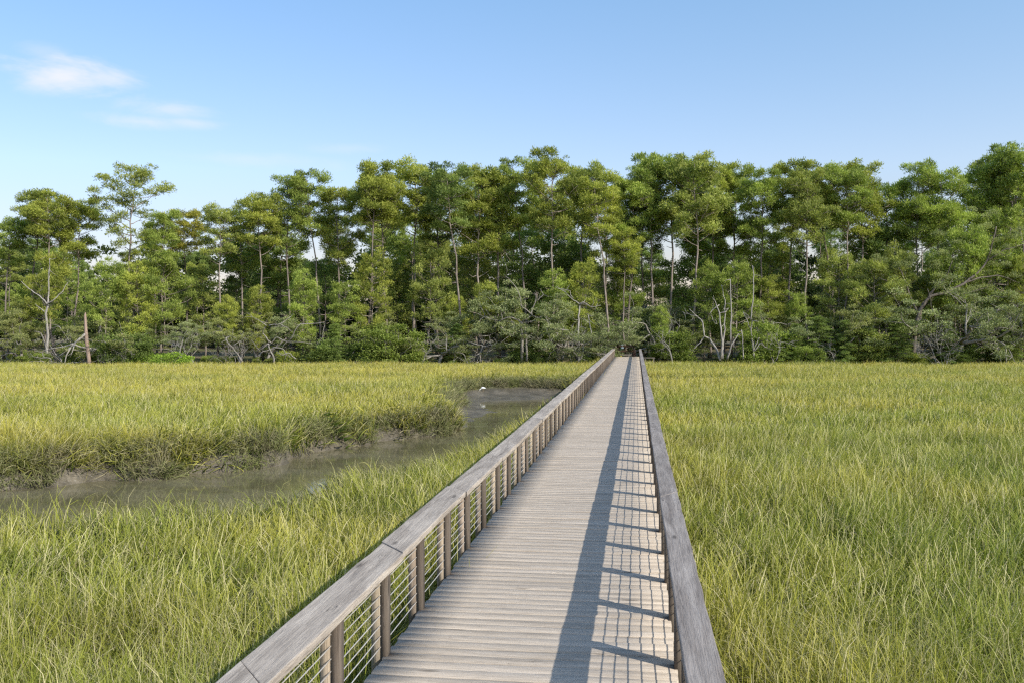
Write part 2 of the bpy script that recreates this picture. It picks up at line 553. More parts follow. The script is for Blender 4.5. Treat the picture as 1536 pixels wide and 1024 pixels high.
def railing(side):
    s = -1 if side == 'left' else 1
    r = empty('railing', ((DECK_L if s < 0 else DECK_R), 0, 0))
    if s < 0:
        tag(r, 'low timber railing with seven wires and broad cap, on the creek side of the boardwalk', 'railing')
    else:
        tag(r, 'low timber railing with darker grey cap throwing its shadow across the deck', 'railing')
    # post: dark inner board and lighter outer board
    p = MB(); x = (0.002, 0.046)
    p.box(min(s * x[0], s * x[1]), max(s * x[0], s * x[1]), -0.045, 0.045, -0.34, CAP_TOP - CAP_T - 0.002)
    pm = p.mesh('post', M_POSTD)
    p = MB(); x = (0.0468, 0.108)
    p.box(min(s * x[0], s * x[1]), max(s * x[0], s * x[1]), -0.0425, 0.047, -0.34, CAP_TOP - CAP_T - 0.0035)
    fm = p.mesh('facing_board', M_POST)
    k = -6
    while Y0P + k * POST_SP < DECK_END - 0.2:
        yk = Y0P + k * POST_SP + rng.normal(0, 0.012)
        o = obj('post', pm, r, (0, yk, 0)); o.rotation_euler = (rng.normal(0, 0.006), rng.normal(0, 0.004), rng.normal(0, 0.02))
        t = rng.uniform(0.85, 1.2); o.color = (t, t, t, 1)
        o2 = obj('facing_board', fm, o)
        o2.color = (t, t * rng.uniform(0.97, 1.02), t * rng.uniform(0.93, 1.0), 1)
        k += 1
    # wires
    ys = np.arange(-3.0, DECK_END - 0.1, 0.25)
    for i in range(7):
        z = 0.062 + i * 0.0675
        zz = z + 0.004 * np.sin(ys * 6.28 / POST_SP * 0.5 + i) * (rng.random(len(ys)) * 0.8 + 0.2)
        xx = s * 0.0464 + 0.003 * (rng.random(len(ys)) - 0.5)
        c = MB(); c.tube(np.stack([np.full(len(ys), 0) + xx, ys, zz], 1), 0.0035, 6)
        obj('wire', c.mesh('wire', M_CABLE, True), r)
    # cap boards with mitred ends
    yc = -3.3
    cw = CAP_W if s < 0 else 0.172
    xi, xo = -s * 0.018, -s * 0.018 + s * cw
    sk = 0.15                                     # the skew of each joint: inner end nearer
    n = 0
    while yc < DECK_END:
        ln = min(CAP_LEN * rng.choice([1.0, 1.0, 1.0, 1.5]), DECK_END + 0.15 - yc)
        if ln < 0.4: break
        bm = bmesh.new()
        g = 0.004
        seg = 8
        rows = []
        wob = rng.normal(0, 0.0022, (seg + 1, 3))
        for j in range(seg + 1):
            f = j / seg
            e = -sk if n > 0 or j == seg else 0
            yb = g + f * (ln - 2 * g)
            dz = rng.normal(0, 0.0008)
            ring = [bm.verts.new((xi + wob[j][0], yb - sk, -CAP_T + dz)), bm.verts.new((xi + wob[j][0], yb - sk, dz)), bm.verts.new((xo + wob[j][1], yb + sk, dz + wob[j][2] * 0.5)), bm.verts.new((xo + wob[j][1], yb + sk, -CAP_T + dz))]
            rows.append(ring)
        for j in range(seg):
            for k2 in range(4):
                k3 = (k2 + 1) % 4
                bm.faces.new((rows[j][k2], rows[j + 1][k2], rows[j + 1][k3], rows[j][k3]))
        bm.faces.new(rows[0]); bm.faces.new(rows[-1][::-1])
        bmesh.ops.recalc_face_normals(bm, faces=bm.faces)
        sharp = [e for e in bm.edges if len(e.link_faces) == 2 and e.calc_face_angle(0) > 0.6]
        bmesh.ops.bevel(bm, geom=sharp, offset=0.007, segments=2, affect='EDGES', profile=0.6)
        me = bpy.data.meshes.new('cap_board'); bm.to_mesh(me); bm.free()
        me.materials.append(M_CAP)
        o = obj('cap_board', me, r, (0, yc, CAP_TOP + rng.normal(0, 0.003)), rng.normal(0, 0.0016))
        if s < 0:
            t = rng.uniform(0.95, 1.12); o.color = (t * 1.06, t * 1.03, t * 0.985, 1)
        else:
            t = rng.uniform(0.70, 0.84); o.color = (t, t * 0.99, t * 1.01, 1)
        yc += ln; n += 1
    return r


railing('left'); railing('right')

# ------------------------------------------------------------------ marsh grass (uncountable)
def make_clump(seed, n, R, hmin, hmax, w0, segs, curl, straw, lean=0.15, wigs=0.35):
    g = np.random.default_rng(seed)
    V, Q, HUE, HT = [], [], [], []
    base = 0
    for _ in range(n):
        a = g.uniform(0, 2 * np.pi); rr = R * math.sqrt(g.random())
        p0 = np.array([rr * math.cos(a), rr * math.sin(a), -0.04])
        dead = g.random() < straw
        h = g.uniform(hmin, hmax) * (0.9 if dead else 1.0)
        w = w0 * g.uniform(0.6, 1.3) * (0.75 if dead else 1)
        az = g.uniform(0, 2 * np.pi)
        d = np.array([math.cos(az), math.sin(az), 0])
        tilt = abs(g.normal(0, 0.22)) + 0.03
        bend = abs(g.normal(0, curl)) + 0.1
        if g.random() < 0.18: bend *= 2.2
        wig = g.normal(0, wigs); kink = g.normal(0, 0.25 * wigs, segs)
        pts = [p0]; ang = tilt; L = h / segs * 1.12
        turn = az
        for k in range(segs):
            f = (k + 1) / segs
            ang += bend / segs * (0.3 + 1.7 * f * f)
            turn += wig / segs * f * 2 + kink[k] * f * 2; ang += kink[k - 1] * f
            dd = np.array([math.cos(turn), math.sin(turn), 0])
            step = dd * math.sin(ang) + np.array([lean * 0.5 * f, 0.1 * lean * f, math.cos(ang)])
            pts.append(pts[-1] + step / np.linalg.norm(step) * L)
        fa = g.uniform(0, 2 * np.pi)
        side = np.array([math.cos(fa), math.sin(fa), 0.0])
        hue = g.uniform(0.8, 1.0) if dead else g.uniform(0, 0.6)
        for k, p in enumerate(pts):
            f = k / segs
            ww = w * (1 - 0.85 * f ** 1.6) * 0.5
            V += [p - side * ww, p + side * ww]
            hv = min(1.0, hue + (0.42 * max(0, f - 0.45) if g.random() < 0.9 else 0))
            HUE += [hv, hv]; HT += [f, f]
        for k in range(segs):
            b = base + 2 * k
            Q.append((b, b + 1, b + 3, b + 2))
        base += 2 * (segs + 1)
    return np.array(V), np.array(Q), HUE, HT


def clump_collection(name, specs, mat):
    c = bpy.data.collections.new(name)
    for i, s in enumerate(specs):
        V, Q, HUE, HT = make_clump(**s)
        me = mesh_np('grass_clump', V, [Q], {'hue': HUE, 'ht': HT}, mat)
        o = bpy.data.objects.new('%s_%02d' % (name, i), me)
        c.objects.link(o)
    return c


def scatter(name, pts, rot, scl, vi, coll):
    me = bpy.data.meshes.new(name)
    me.vertices.add(len(pts))
    me.vertices.foreach_set('co', np.asarray(pts, np.float32).ravel())
    a = me.attributes.new('rot', 'FLOAT_VECTOR', 'POINT'); a.data.foreach_set('vector', np.asarray(rot, np.float32).ravel())
    a = me.attributes.new('scl', 'FLOAT_VECTOR', 'POINT'); a.data.foreach_set('vector', np.asarray(scl, np.float32).ravel())
    a = me.attributes.new('vi', 'INT', 'POINT'); a.data.foreach_set('value', np.asarray(vi, np.int32))
    o = obj(name, me)
    ng = bpy.data.node_groups.new(name, 'GeometryNodeTree')
    ng.interface.new_socket('Geometry', in_out='INPUT', socket_type='NodeSocketGeometry')
    ng.interface.new_socket('Geometry', in_out='OUTPUT', socket_type='NodeSocketGeometry')
    gi = ng.nodes.new('NodeGroupInput'); go = ng.nodes.new('NodeGroupOutput')
    ip = ng.nodes.new('GeometryNodeInstanceOnPoints')
    ci = ng.nodes.new('GeometryNodeCollectionInfo')
    ci.inputs['Collection'].default_value = coll
    ci.inputs['Separate Children'].default_value = True
    ci.inputs['Reset Children'].default_value = True
    def na(nm, t):
        nd = ng.nodes.new('GeometryNodeInputNamedAttribute'); nd.data_type = t
        nd.inputs['Name'].default_value = nm
        return nd.outputs['Attribute']
    e = ng.nodes.new('FunctionNodeEulerToRotation')
    ng.links.new(na('rot', 'FLOAT_VECTOR'), e.inputs[0])
    ng.links.new(gi.outputs[0], ip.inputs['Points'])
    ng.links.new(ci.outputs[0], ip.inputs['Instance'])
    ip.inputs['Pick Instance'].default_value = True
    ng.links.new(na('vi', 'INT'), ip.inputs['Instance Index'])
    ng.links.new(e.outputs[0], ip.inputs['Rotation'])
    ng.links.new(na('scl', 'FLOAT_VECTOR'), ip.inputs['Scale'])
    ng.links.new(ip.outputs[0], go.inputs[0])
    m = o.modifiers.new('scatter', 'NODES'); m.node_group = ng
    return o


NV = 7
specs = []
for i in range(NV):
    specs.append(dict(seed=100 + i, n=70, R=0.26, hmin=0.38, hmax=0.86, w0=0.0105, segs=7, curl=1.35, straw=0.18 + 0.05 * (i % 4), wigs=0.9))
for i in range(NV):
    specs.append(dict(seed=200 + i, n=70, R=0.36, hmin=0.42, hmax=0.78, w0=0.0175, segs=5, curl=1.1, straw=0.12 + 0.04 * (i % 4), lean=0.30, wigs=0.8))
for i in range(NV):
    specs.append(dict(seed=300 + i, n=66, R=0.62, hmin=0.40, hmax=0.76, w0=0.036, segs=4, curl=0.7, straw=0.14 + 0.04 * (i % 4), lean=0.5))
grass_coll = clump_collection('grass_clump', specs, M_GRASS)


def sample(v0, v1, dens, jit, k):
    um = 0.62 * v1 + 4
    n = int((v1 - v0) * 2 * um * dens)
    u = rng.uniform(-um, um, n); v = rng.uniform(v0, v1, n)
    ok = np.abs(u) < 0.62 * v + 4
    u, v = u[ok], v[ok]
    x, y = to_world(u, v)
    ok = ~((x > DECK_L - 0.20) & (x < DECK_R + 0.10) & (y < DECK_END + 0.5))
    u, v, x, y = u[ok], v[ok], x[ok], y[ok]
    P = np.stack([u + 0.5 * (vnoise(x * 1.1, y * 1.1) - 0.5), v + 0.5 * (vnoise(x * 1.1 + 31, y * 1.1 + 17) - 0.5)], 1)
    dg = poly_sd(P, POLY_G)
    ok = dg > 0.0
    return x[ok], y[ok], v[ok], dg[ok], k


PX, PY, PV, PD, PK = [], [], [], [], []
for v0, v1, dens, k in ((-1.0, 9.0, 15.0, 0), (8.5, 24.0, 9.5, 1), (23.0, 72.6, 4.2, 2)):
    x, y, v, dg, k = sample(v0, v1, dens, 0, k)
    PX.append(x); PY.append(y); PV.append(v); PD.append(dg); PK.append(np.full(len(x), k))
PX, PY, PV, PD, PK = map(np.concatenate, (PX, PY, PV, PD, PK))
pz = ground_z(PX, PY)
hs = 0.54 + 0.55 * fbm(PX * 0.22 + 3, PY * 0.22 + 8) + 0.34 * vnoise(PX * 1.3, PY * 1.3) * (1 - 0.6 * sstep(15, 45, PV)) + rng.normal(0, 0.10, len(PX))
hs = np.clip(hs, 0.4, 1.5)
hs = np.where((PX < DECK_L) & (PX > DECK_L - 1.3), np.maximum(hs, 0.95) * 1.25, hs)
hs *= 1.0 + 0.12 * np.exp(-PD / 1.2)
hs *= 1 - 0.35 * sstep(70.8, 72.6, PV)
rot = np.stack([rng.normal(0, 0.07, len(PX)), rng.normal(0.05, 0.07, len(PX)), rng.uniform(-0.9, 0.9, len(PX)) + np.where(PK == 0, rng.uniform(-3, 3, len(PX)), 0)], 1)
e = 0.2
near = np.exp(-np.clip(PD - 0.05, 0, None) / 0.45) * (PV > 9)
gxn = np.zeros(len(PX)); gyn = np.zeros(len(PX)); bk = near > 0.05
def _dg(x, y):
    u, v = to_uv(x, y); return poly_sd(np.stack([u, v], 1), POLY_G)
gxn[bk] = _dg(PX[bk] + e, PY[bk]) - _dg(PX[bk] - e, PY[bk]); gyn[bk] = _dg(PX[bk], PY[bk] + e) - _dg(PX[bk], PY[bk] - e)
az = np.arctan2(-gyn, -gxn)
lean_ = near * rng.uniform(0.2, 1.25, len(PX))
rot[:, 2] = np.where(bk, az + rng.normal(0, 0.5, len(PX)), rot[:, 2])
rot[:, 1] = np.where(bk, rot[:, 1] + lean_, rot[:, 1])
hs *= 1 - 0.22 * near
ws = rng.uniform(0.9, 1.2, len(PX))
scl = np.stack([ws, ws, hs], 1)
vi = PK * NV + rng.integers(0, NV, len(PX))
mg = scatter('marsh_grass', np.stack([PX, PY, pz], 1), rot, scl, vi, grass_coll)
tag(mg, 'tall green and straw coloured marsh grass on both sides of the boardwalk', 'grass', kind='stuff')
print('grass clumps', len(PX))

# drooping dead thatch and roots along the creek bank
tspecs = [dict(seed=400 + i, n=60, R=0.30, hmin=0.35, hmax=0.75, w0=0.020, segs=6, curl=2.0, straw=0.55, lean=0.0) for i in range(6)]
th_coll = clump_collection('thatch_clump', tspecs, M_THATCH)
n = 90000
u = rng.uniform(-22, 16, n); v = rng.uniform(12, 55, n)
x, y = to_world(u, v)
P = np.stack([u + 0.5 * (vnoise(x * 1.1, y * 1.1) - 0.5), v + 0.5 * (vnoise(x * 1.1 + 31, y * 1.1 + 17) - 0.5)], 1)
dg, dw = poly_sd(P, POLY_G), poly_sd(P, POLY_W)
ok = (dg < 0.22) & (dg > -0.40) & (dw > 0.05) & ~((x > DECK_L - 0.3) & (x < DECK_R + 0.3)) & (vnoise(x * 0.9, y * 0.9) > 0.12)
x, y, dg = x[ok], y[ok], dg[ok]
keep = rng.random(len(x)) < 0.70
x, y, dg = x[keep], y[keep], dg[keep]
tz = ground_z(x, y)
# lean the thatch over the bank, towards the water
e = 0.15
gxn = (ground_z(x + e, y) - ground_z(x - e, y)); gyn = (ground_z(x, y + e) - ground_z(x, y - e))
az = np.arctan2(-gyn, -gxn)
rot = np.stack([np.zeros(len(x)), rng.uniform(0.2, 1.15, len(x)), az + rng.normal(0, 0.5, len(x))], 1)
s = rng.uniform(0.6, 1.0, len(x))
ba = scatter('bank_thatch', np.stack([x, y, tz + 0.03], 1), rot, np.stack([s, s, s], 1), rng.integers(0, 6, len(x)), th_coll)
tag(ba, 'drooping brown thatch and roots hanging over the muddy creek bank', 'thatch', kind='stuff')
print('thatch', len(x))

# ------------------------------------------------------------------ foliage builders
def leaves(mb, centre, rad, flat, n, length, width, g, pad_t, shell=0.55, out=1.0, droop=0.0):
    """many leaf sized quads in an ellipsoid, denser to the shell and the top"""
    d = g.normal(size=(n, 3)); d /= np.linalg.norm(d, axis=1)[:, None]
    d[:, 2] = np.where(d[:, 2] < -0.35, -d[:, 2] * 0.8, d[:, 2])
    r = g.random(n) ** shell
    lump = 1 + 0.22 * np.sin(d[:, 0] * 5 + centre[0] * 9) * np.cos(d[:, 1] * 5 + centre[1] * 7)
    p = d * (r * lump)[:, None] * np.array([rad, rad, rad * flat]) + centre
    dirn = d * out + g.normal(size=(n, 3)) * 0.75 + np.array([0, 0, 0.35 - droop])
    dirn /= np.linalg.norm(dirn, axis=1)[:, None]
    sd = np.cross(dirn, g.normal(size=(n, 3))); sd /= np.linalg.norm(sd, axis=1)[:, None] + 1e-9
    L = (length * g.uniform(0.6, 1.3, n))[:, None]; W = (width * g.uniform(0.7, 1.3, n))[:, None]
    a = p; b = p + dirn * L * 0.55 + sd * W * 0.5; c = p + dirn * L; e = p + dirn * L * 0.5 - sd * W * 0.5
    V = np.stack([a, b, c, e], 1).reshape(-1, 3)
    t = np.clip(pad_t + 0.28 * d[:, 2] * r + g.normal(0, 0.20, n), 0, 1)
    mb.add(V, np.arange(4 * n).reshape(-1, 4), None, np.repeat(t, 4))


def unit(v):
    v = np.asarray(v, float)
    return v / (np.linalg.norm(v) + 1e-9)


def make_pine(seed, H=16.0, c0=0.5, nb=26, spread=2.5, lean=0.03, sparse=1.0, top=0.6, pad=0.64, npad=270, rt=0.12):
    g = np.random.default_rng(seed)
    T, C = MB(), MB()
    k = 12
    t = np.linspace(0, 1, k)
    la = g.uniform(0, 6.28)
    wx = np.cumsum(g.normal(0, 0.10, k)); wy = np.cumsum(g.normal(0, 0.10, k))
    P = np.stack([wx - wx[0] + math.cos(la) * lean * H * t ** 1.5, wy - wy[0] + math.sin(la) * lean * H * t ** 1.5, t * H * 0.97], 1)
    R = rt * (1 - 0.80 * t) * (1 + 0.5 * np.exp(-t * 25))
    T.tube(P, R, 8)
    at = lambda f: np.array([np.interp(f, t, P[:, i]) for i in range(3)])
    nb = int(nb * 1.15)
    for i in range(nb):
        f = c0 + (0.965 - c0) * ((i + g.random()) / nb) ** 0.9
        q_ = (f - c0) / (1 - c0)
        prof = (0.6 + 0.4 * min(1, q_ / 0.3)) * math.sqrt(max(0.05, 1 - (max(0, q_ - 0.35) / 0.68) ** 2))
        ln = spread * prof * g.uniform(0.35, 1.25 - 0.25 * q_)
        az = i * 2.4 + g.uniform(-0.7, 0.7)
        up = g.uniform(-0.15, 0.65 - 0.3 * q_) + 0.35 * q_ ** 2
        b0 = at(f)
        d = np.array([math.cos(az), math.sin(az), 0.0])
        s = np.linspace(0, 1, 5)
        B = b0 + d * (ln * s)[:, None] + np.array([0, 0, 1.0]) * (ln * (up * s + 0.22 * s ** 2.5))[:, None] + g.normal(0, 0.05, (5, 3)) * s[:, None]
        rb = 0.052 * (1 - 0.55 * q_) * (0.6 + 0.4 * prof)
        T.tube(B, rb * (1 - 0.7 * s), 5)
        tone = np.clip(g.normal(0.42, 0.17), 0.05, 0.9)
        spots = [(1.0, 0.0)]
        for sf in (0.85, 0.65, 0.45):
            if ln * sf > 0.7: spots += [(sf, sd) for sd in (-1, 1) if g.random() < 0.62]
        for (sf, sd) in spots:
            if g.random() > sparse: continue
            c = np.array([np.interp(sf, s, B[:, j]) for j in range(3)])
            if sd:
                c2 = c + np.array([-d[1], d[0], 0]) * sd * g.uniform(0.35, 0.95) + d * g.uniform(0, 0.4) + np.array([0, 0, g.uniform(-0.05, 0.55)])
                T.tube([c, (c + c2) / 2 + g.normal(0, 0.05, 3), c2], [rb * 0.5, rb * 0.38, rb * 0.25], 4)
                c = c2
            r = pad * g.uniform(0.4, 1.2) * (1 - 0.15 * q_)
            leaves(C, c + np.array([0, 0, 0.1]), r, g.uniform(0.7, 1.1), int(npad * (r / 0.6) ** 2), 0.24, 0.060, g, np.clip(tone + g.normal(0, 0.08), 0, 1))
    for j in range(int(7 * top + 2)):
        c = at(0.97) + np.array([g.normal(0, 0.75), g.normal(0, 0.75), g.uniform(-0.9, 0.25)])
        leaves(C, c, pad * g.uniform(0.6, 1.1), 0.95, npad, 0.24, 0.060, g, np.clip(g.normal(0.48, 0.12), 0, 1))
    for i in range(int(g.integers(4, 9))):                      # dead stubs under the crown
        f = g.uniform(0.22, max(0.3, c0)); b0 = at(f); az = g.uniform(0, 6.28); ln = g.uniform(0.3, 1.3)
        d = np.array([math.cos(az), math.sin(az), g.uniform(-0.3, 0.4)])
        T.tube([b0, b0 + d * ln * 0.5 + g.normal(0, 0.05, 3), b0 + d * ln + g.normal(0, 0.1, 3)], [0.035, 0.025, 0.01], 4)
    return T.mesh('trunk', M_BARK, True), C.mesh('crown', M_NEEDLE)


def grow(T, tips, p, d, ln, r, depth, g, wig=0.35, up=0.06, split=(2, 3), minr=0.008):
    k = 5
    P = [p]; dd = unit(d)
    for i in range(k):
        dd = unit(dd + g.normal(0, wig / 2.2, 3) + np.array([0, 0, up]))
        P.append(P[-1] + dd * ln / k)
    R = np.linspace(r, max(minr, r * 0.62), k + 1)
    T.tube(np.array(P), R, 7 if r > 0.06 else 5 if r > 0.02 else 4)
    if depth == 0:
        tips.append((P[-1], dd)); return
    if depth <= 2: tips.append((P[3], dd))
    for j in range(int(g.integers(split[0], split[1] + 1))):
        nd = unit(dd + g.normal(0, 0.62, 3))
        st = P[-1] if j == 0 else P[int(g.integers(2, k + 1))]
        grow(T, tips, st, nd, ln * g.uniform(0.6, 0.85), max(minr, r * g.uniform(0.45, 0.65)), depth - 1, g, wig, up, split, minr)


def make_oak(seed, H=6.0, spread=0.75, depth=4, stems=1, leaf_n=190, clump=0.5, wig=0.42, bare=0.1, mat=None, bark=None, leafsz=(0.11, 0.055)):
    g = np.random.default_rng(seed)
    T, C, tips = MB(), MB(), []
    for s_ in range(stems):
        az = g.uniform(0, 6.28)
        base = np.array([0.25 * math.cos(az) * (stems > 1), 0.25 * math.sin(az) * (stems > 1), -0.15])
        d = np.array([0.35 * math.cos(az), 0.35 * math.sin(az), 1.0])
        P = [base, base + d * H * 0.10, base + d * H * 0.2 + g.normal(0, 0.1, 3)]
        r0 = 0.03 * H / math.sqrt(stems)
        T.tube(np.array(P), [r0 * 1.35, r0, r0 * 0.9], 8)
        m = 4 if stems == 1 else 2
        for j in range(m):
            a2 = az + j * 6.28 / m + g.uniform(-0.5, 0.5)
            nd = np.array([math.cos(a2) * spread, math.sin(a2) * spread, g.uniform(0.35, 0.95)])
            grow(T, tips, P[-1], nd, H * 0.32, r0 * 0.62, depth - 1, g, wig, 0.03)
    zmax = max(tp[0][2] for tp in tips)
    for (c, d) in tips:
        if g.random() < bare: continue
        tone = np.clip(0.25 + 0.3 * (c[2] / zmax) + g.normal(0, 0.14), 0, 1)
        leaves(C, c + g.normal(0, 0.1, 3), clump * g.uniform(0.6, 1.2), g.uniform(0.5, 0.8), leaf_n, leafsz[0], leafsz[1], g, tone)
    # scale so that the crown really is H high
    k = H / (zmax + clump * 0.5)
    for mb in (T, C):
        mb.V = [v * k for v in mb.V]
    return T.mesh('trunk', bark or M_OAKBARK, True), C.mesh('crown', mat or M_OAKLEAF)


def make_shrub(seed, H=2.2, W=1.4, n=16, leaf_n=300):
    g = np.random.default_rng(seed)
    T, C = MB(), MB()
    for i in range(n):
        a = g.uniform(0, 6.28); rr = W * math.sqrt(g.random()) * 0.8
        top = H * (1 - 0.55 * (rr / W) ** 2) * g.uniform(0.55, 1.0)
        e = np.array([rr * math.cos(a), rr * math.sin(a), top])
        T.tube([np.array([0.2 * math.cos(a), 0.2 * math.sin(a), -0.1]), e * [0.55, 0.55, 0.5] + g.normal(0, 0.08, 3), e], [0.03, 0.02, 0.008], 5)
        for f in (1.0, 0.6, 0.3):
            leaves(C, e * [1, 1, f] + g.normal(0, 0.1, 3) + [0, 0, -0.1], g.uniform(0.32, 0.6), 0.8, leaf_n, 0.10, 0.05, g, np.clip(0.3 + 0.25 * f + g.normal(0, 0.15), 0, 1))
    return T.mesh('stem', M_OAKBARK, True), C.mesh('crown', M_SHRUB)


def make_cedar(seed, H=6.0, W=1.9, nb=46):
    g = np.random.default_rng(seed)
    T, C = MB(), MB()
    T.tube([(0, 0, -0.1), (0.05, 0.02, H * 0.5), (0, 0, H * 0.97)], [0.13, 0.09, 0.02], 7)
    for i in range(nb):
        f = 0.06 + 0.93 * (i + g.random()) / nb
        ln = W * (1 - f) ** 0.65 * g.uniform(0.55, 1.15) + 0.15
        az = i * 2.4 + g.uniform(-0.4, 0.4); d = np.array([math.cos(az), math.sin(az), 0])
        s = np.linspace(0, 1, 4)
        B = np.array([0, 0, f * H]) + d * (ln * s)[:, None] + np.array([0, 0, 1]) * (ln * (0.12 * s - 0.28 * s ** 2))[:, None]
        T.tube(B, 0.03 * (1 - 0.75 * s), 4)
        tone = np.clip(g.normal(0.35, 0.16), 0, 1)
        for sf in np.linspace(0.3, 1.0, max(2, int(ln / 0.35))):
            c = np.array([np.interp(sf, s, B[:, j]) for j in range(3)])
            leaves(C, c, 0.42 * (1.15 - 0.3 * sf), 0.36, 150, 0.15, 0.045, g, np.clip(tone + g.normal(0, 0.06), 0, 1), droop=0.35)
    leaves(C, np.array([0, 0, H * 0.97]), 0.3, 1.2, 160, 0.15, 0.045, g, 0.45)
    return T.mesh('trunk', M_BARK, True), C.mesh('crown', M_NEEDLE)


def make_dead(seed, H=5.0, stems=3, depth=4, spread=0.6, mat=None, wig=0.40, rk=0.0105):
    g = np.random.default_rng(seed)
    T, tips = MB(), []
    for s_ in range(stems):
        az = s_ * 6.28 / stems + g.uniform(-0.5, 0.5)
        p = np.array([0.12 * math.cos(az), 0.12 * math.sin(az), -0.1])
        grow(T, tips, p, np.array([math.cos(az) * spread, math.sin(az) * spread, 1.0]), H * 0.36, rk * H, depth, g, wig, 0.05, (2, 3), 0.009)
    zmax = max(tp[0][2] for tp in tips)
    T.V = [v * (H / zmax) for v in T.V]
    return T.mesh('bare_limbs', mat or M_DEAD, True)


# ------------------------------------------------------------------ the forest
PINES = [make_pine(21, c0=0.57, nb=24, spread=2.3), make_pine(22, c0=0.63, nb=21, spread=2.1, lean=0.05), make_pine(23, c0=0.68, nb=19, spread=2.4),
         make_pine(24, c0=0.51, nb=25, spread=2.0, lean=0.02), make_pine(25, c0=0.66, nb=17, spread=2.1, lean=0.06), make_pine(26, c0=0.60, nb=23, spread=2.5),
         make_pine(27, c0=0.65, nb=20, spread=1.9), make_pine(28, c0=0.49, nb=26, spread=2.2)]
HERO = make_pine(31, H=16, c0=0.55, nb=20, spread=2.9, lean=0.02, sparse=0.85, top=0.4, pad=0.6, npad=220)
YOUNG = [make_pine(41, H=9, c0=0.18, nb=30, spread=2.2, top=0.3, pad=0.6, rt=0.09, npad=200), make_pine(42, H=9, c0=0.25, nb=28, spread=1.9, top=0.5, pad=0.58, rt=0.085, npad=200),
         make_pine(43, H=9, c0=0.30, nb=26, spread=2.5, top=0.7, pad=0.62, rt=0.09, npad=200), make_pine(44, H=9, c0=0.12, nb=34, spread=1.8, top=0.2, pad=0.58, rt=0.09, npad=200)]
OAKS = [make_oak(51), make_oak(52, spread=1.1), make_oak(53, stems=2, spread=0.9), make_oak(54, spread=1.2, bare=0.3, leaf_n=120), make_oak(55, spread=0.8, stems=3)]
SHRUBS = [make_shrub(61), make_shrub(62, 1.8, 1.7), make_shrub(63, 2.8, 1.3, 18), make_shrub(64, 1.5, 1.9, 14)]
CEDARS = [make_cedar(71), make_cedar(72, W=2.4, nb=50), make_cedar(73, W=1.5)]
DEADS = [make_dead(81), make_dead(82, stems=2), make_dead(83, stems=4, spread=1.0), make_dead(84, stems=3, spread=1.6, depth=4)]
DEAD_BROWN = make_dead(85, stems=5, depth=3, spread=0.35)

placed = []      # (kind, u, v, empty, colour word)


def plant(kind, meshes, px, top, v, H, col, colword, jitter=0.0, wide=1.0, rotz=None, parts=('trunk', 'crown')):
    """px, top: column and top row in the 1344 px wide view; v: distance; H: height of the mesh"""
    u = (px * 1.142857 - CX) / F * v
    x, y = to_world(u, v)
    z0 = float(ground_z([x], [y])[0])
    zt = CAMH + (HY - top * 1.142857) / F * v
    k = max(0.15, (zt - z0) / H)
    e = empty(kind, (x, y, z0), rng.uniform(0, 6.28) if rotz is None else rotz)
    e.scale = (k * wide, k * wide, k)
    for nm, me in zip(parts, meshes):
        o = obj(nm, me, e)
        j = rng.uniform(0.85, 1.12)
        if nm in ('crown',): o.color = (col[0] * j, col[1] * j, col[2] * j, 1)
        else: o.color = (1, 1, 1, 1)
    placed.append([kind, u, v, e, colword, k * H])
    return e


TONES = {'bright green': (0.94, 1.0, 0.86), 'yellow green': (1.06, 1.02, 0.80), 'olive': (0.97, 0.95, 0.95), 'dark green': (0.74, 0.84, 0.86), 'bronze tinged': (1.08, 0.90, 0.65), 'grey green': (0.95, 0.98, 1.18)}
PT = ['bright green', 'yellow green', 'olive', 'dark green']

front = [(5, 285), (45, 252), (70, 247), (98, 258), (212, 274), (245, 272, 'bronze tinged'), (285, 268), (318, 262), (346, 246), (380, 228), (420, 222), (446, 233),
         (482, 208), (510, 222), (540, 208), (576, 222), (602, 215), (630, 213), (656, 212), (690, 206), (722, 198), (766, 206), (797, 224), (822, 222), (862, 197), (886, 202), (907, 203),
         (932, 210), (962, 216), (992, 222), (1035, 208), (1061, 223), (1086, 213), (1110, 213), (1132, 210), (1161, 224), (1205, 212), (1236, 224), (1285, 210), (1320, 188), (1345, 190)]
for i, f in enumerate(front):
    tone = f[2] if len(f) > 2 else PT[int(rng.choice(4, p=[0.34, 0.3, 0.26, 0.10]))]
    m = PINES[int(rng.integers(len(PINES)))]
    plant('pine_tree', m, f[0], f[1] + rng.uniform(-2, 3), rng.uniform(75.5, 81), 16.3, TONES[tone], tone, wide=rng.uniform(0.86, 1.08))
hero = plant('pine_tree', HERO, 165, 213, 77, 16.3, TONES['olive'], 'olive', wide=1.0, rotz=0.6)
n_front = len(placed)
sil = np.array([(a[0], a[1]) for a in front])
sil = sil[np.argsort(sil[:, 0])]
for i in range(31):
    px = -60 + (1344 + 120) * (i + rng.random()) / 31
    top = np.interp(px, sil[:, 0], sil[:, 1]) + rng.uniform(14, 80)
    tone = PT[int(rng.choice(4, p=[0.25, 0.15, 0.3, 0.3]))]
    plant('pine_tree', PINES[int(rng.integers(len(PINES)))], px, top, rng.uniform(83, 98), 16.3, TONES[tone], tone, wide=rng.uniform(0.8, 1.05))
for i in range(22):
    px = -40 + (1344 + 80) * (i + rng.random()) / 22
    top = np.interp(px, sil[:, 0], sil[:, 1]) + rng.uniform(40, 130)
    plant('pine_tree', PINES[int(rng.integers(len(PINES)))], px, top, rng.uniform(99, 116), 16.3, TONES['dark green'], 'dark green', wide=rng.uniform(0.9, 1.2))

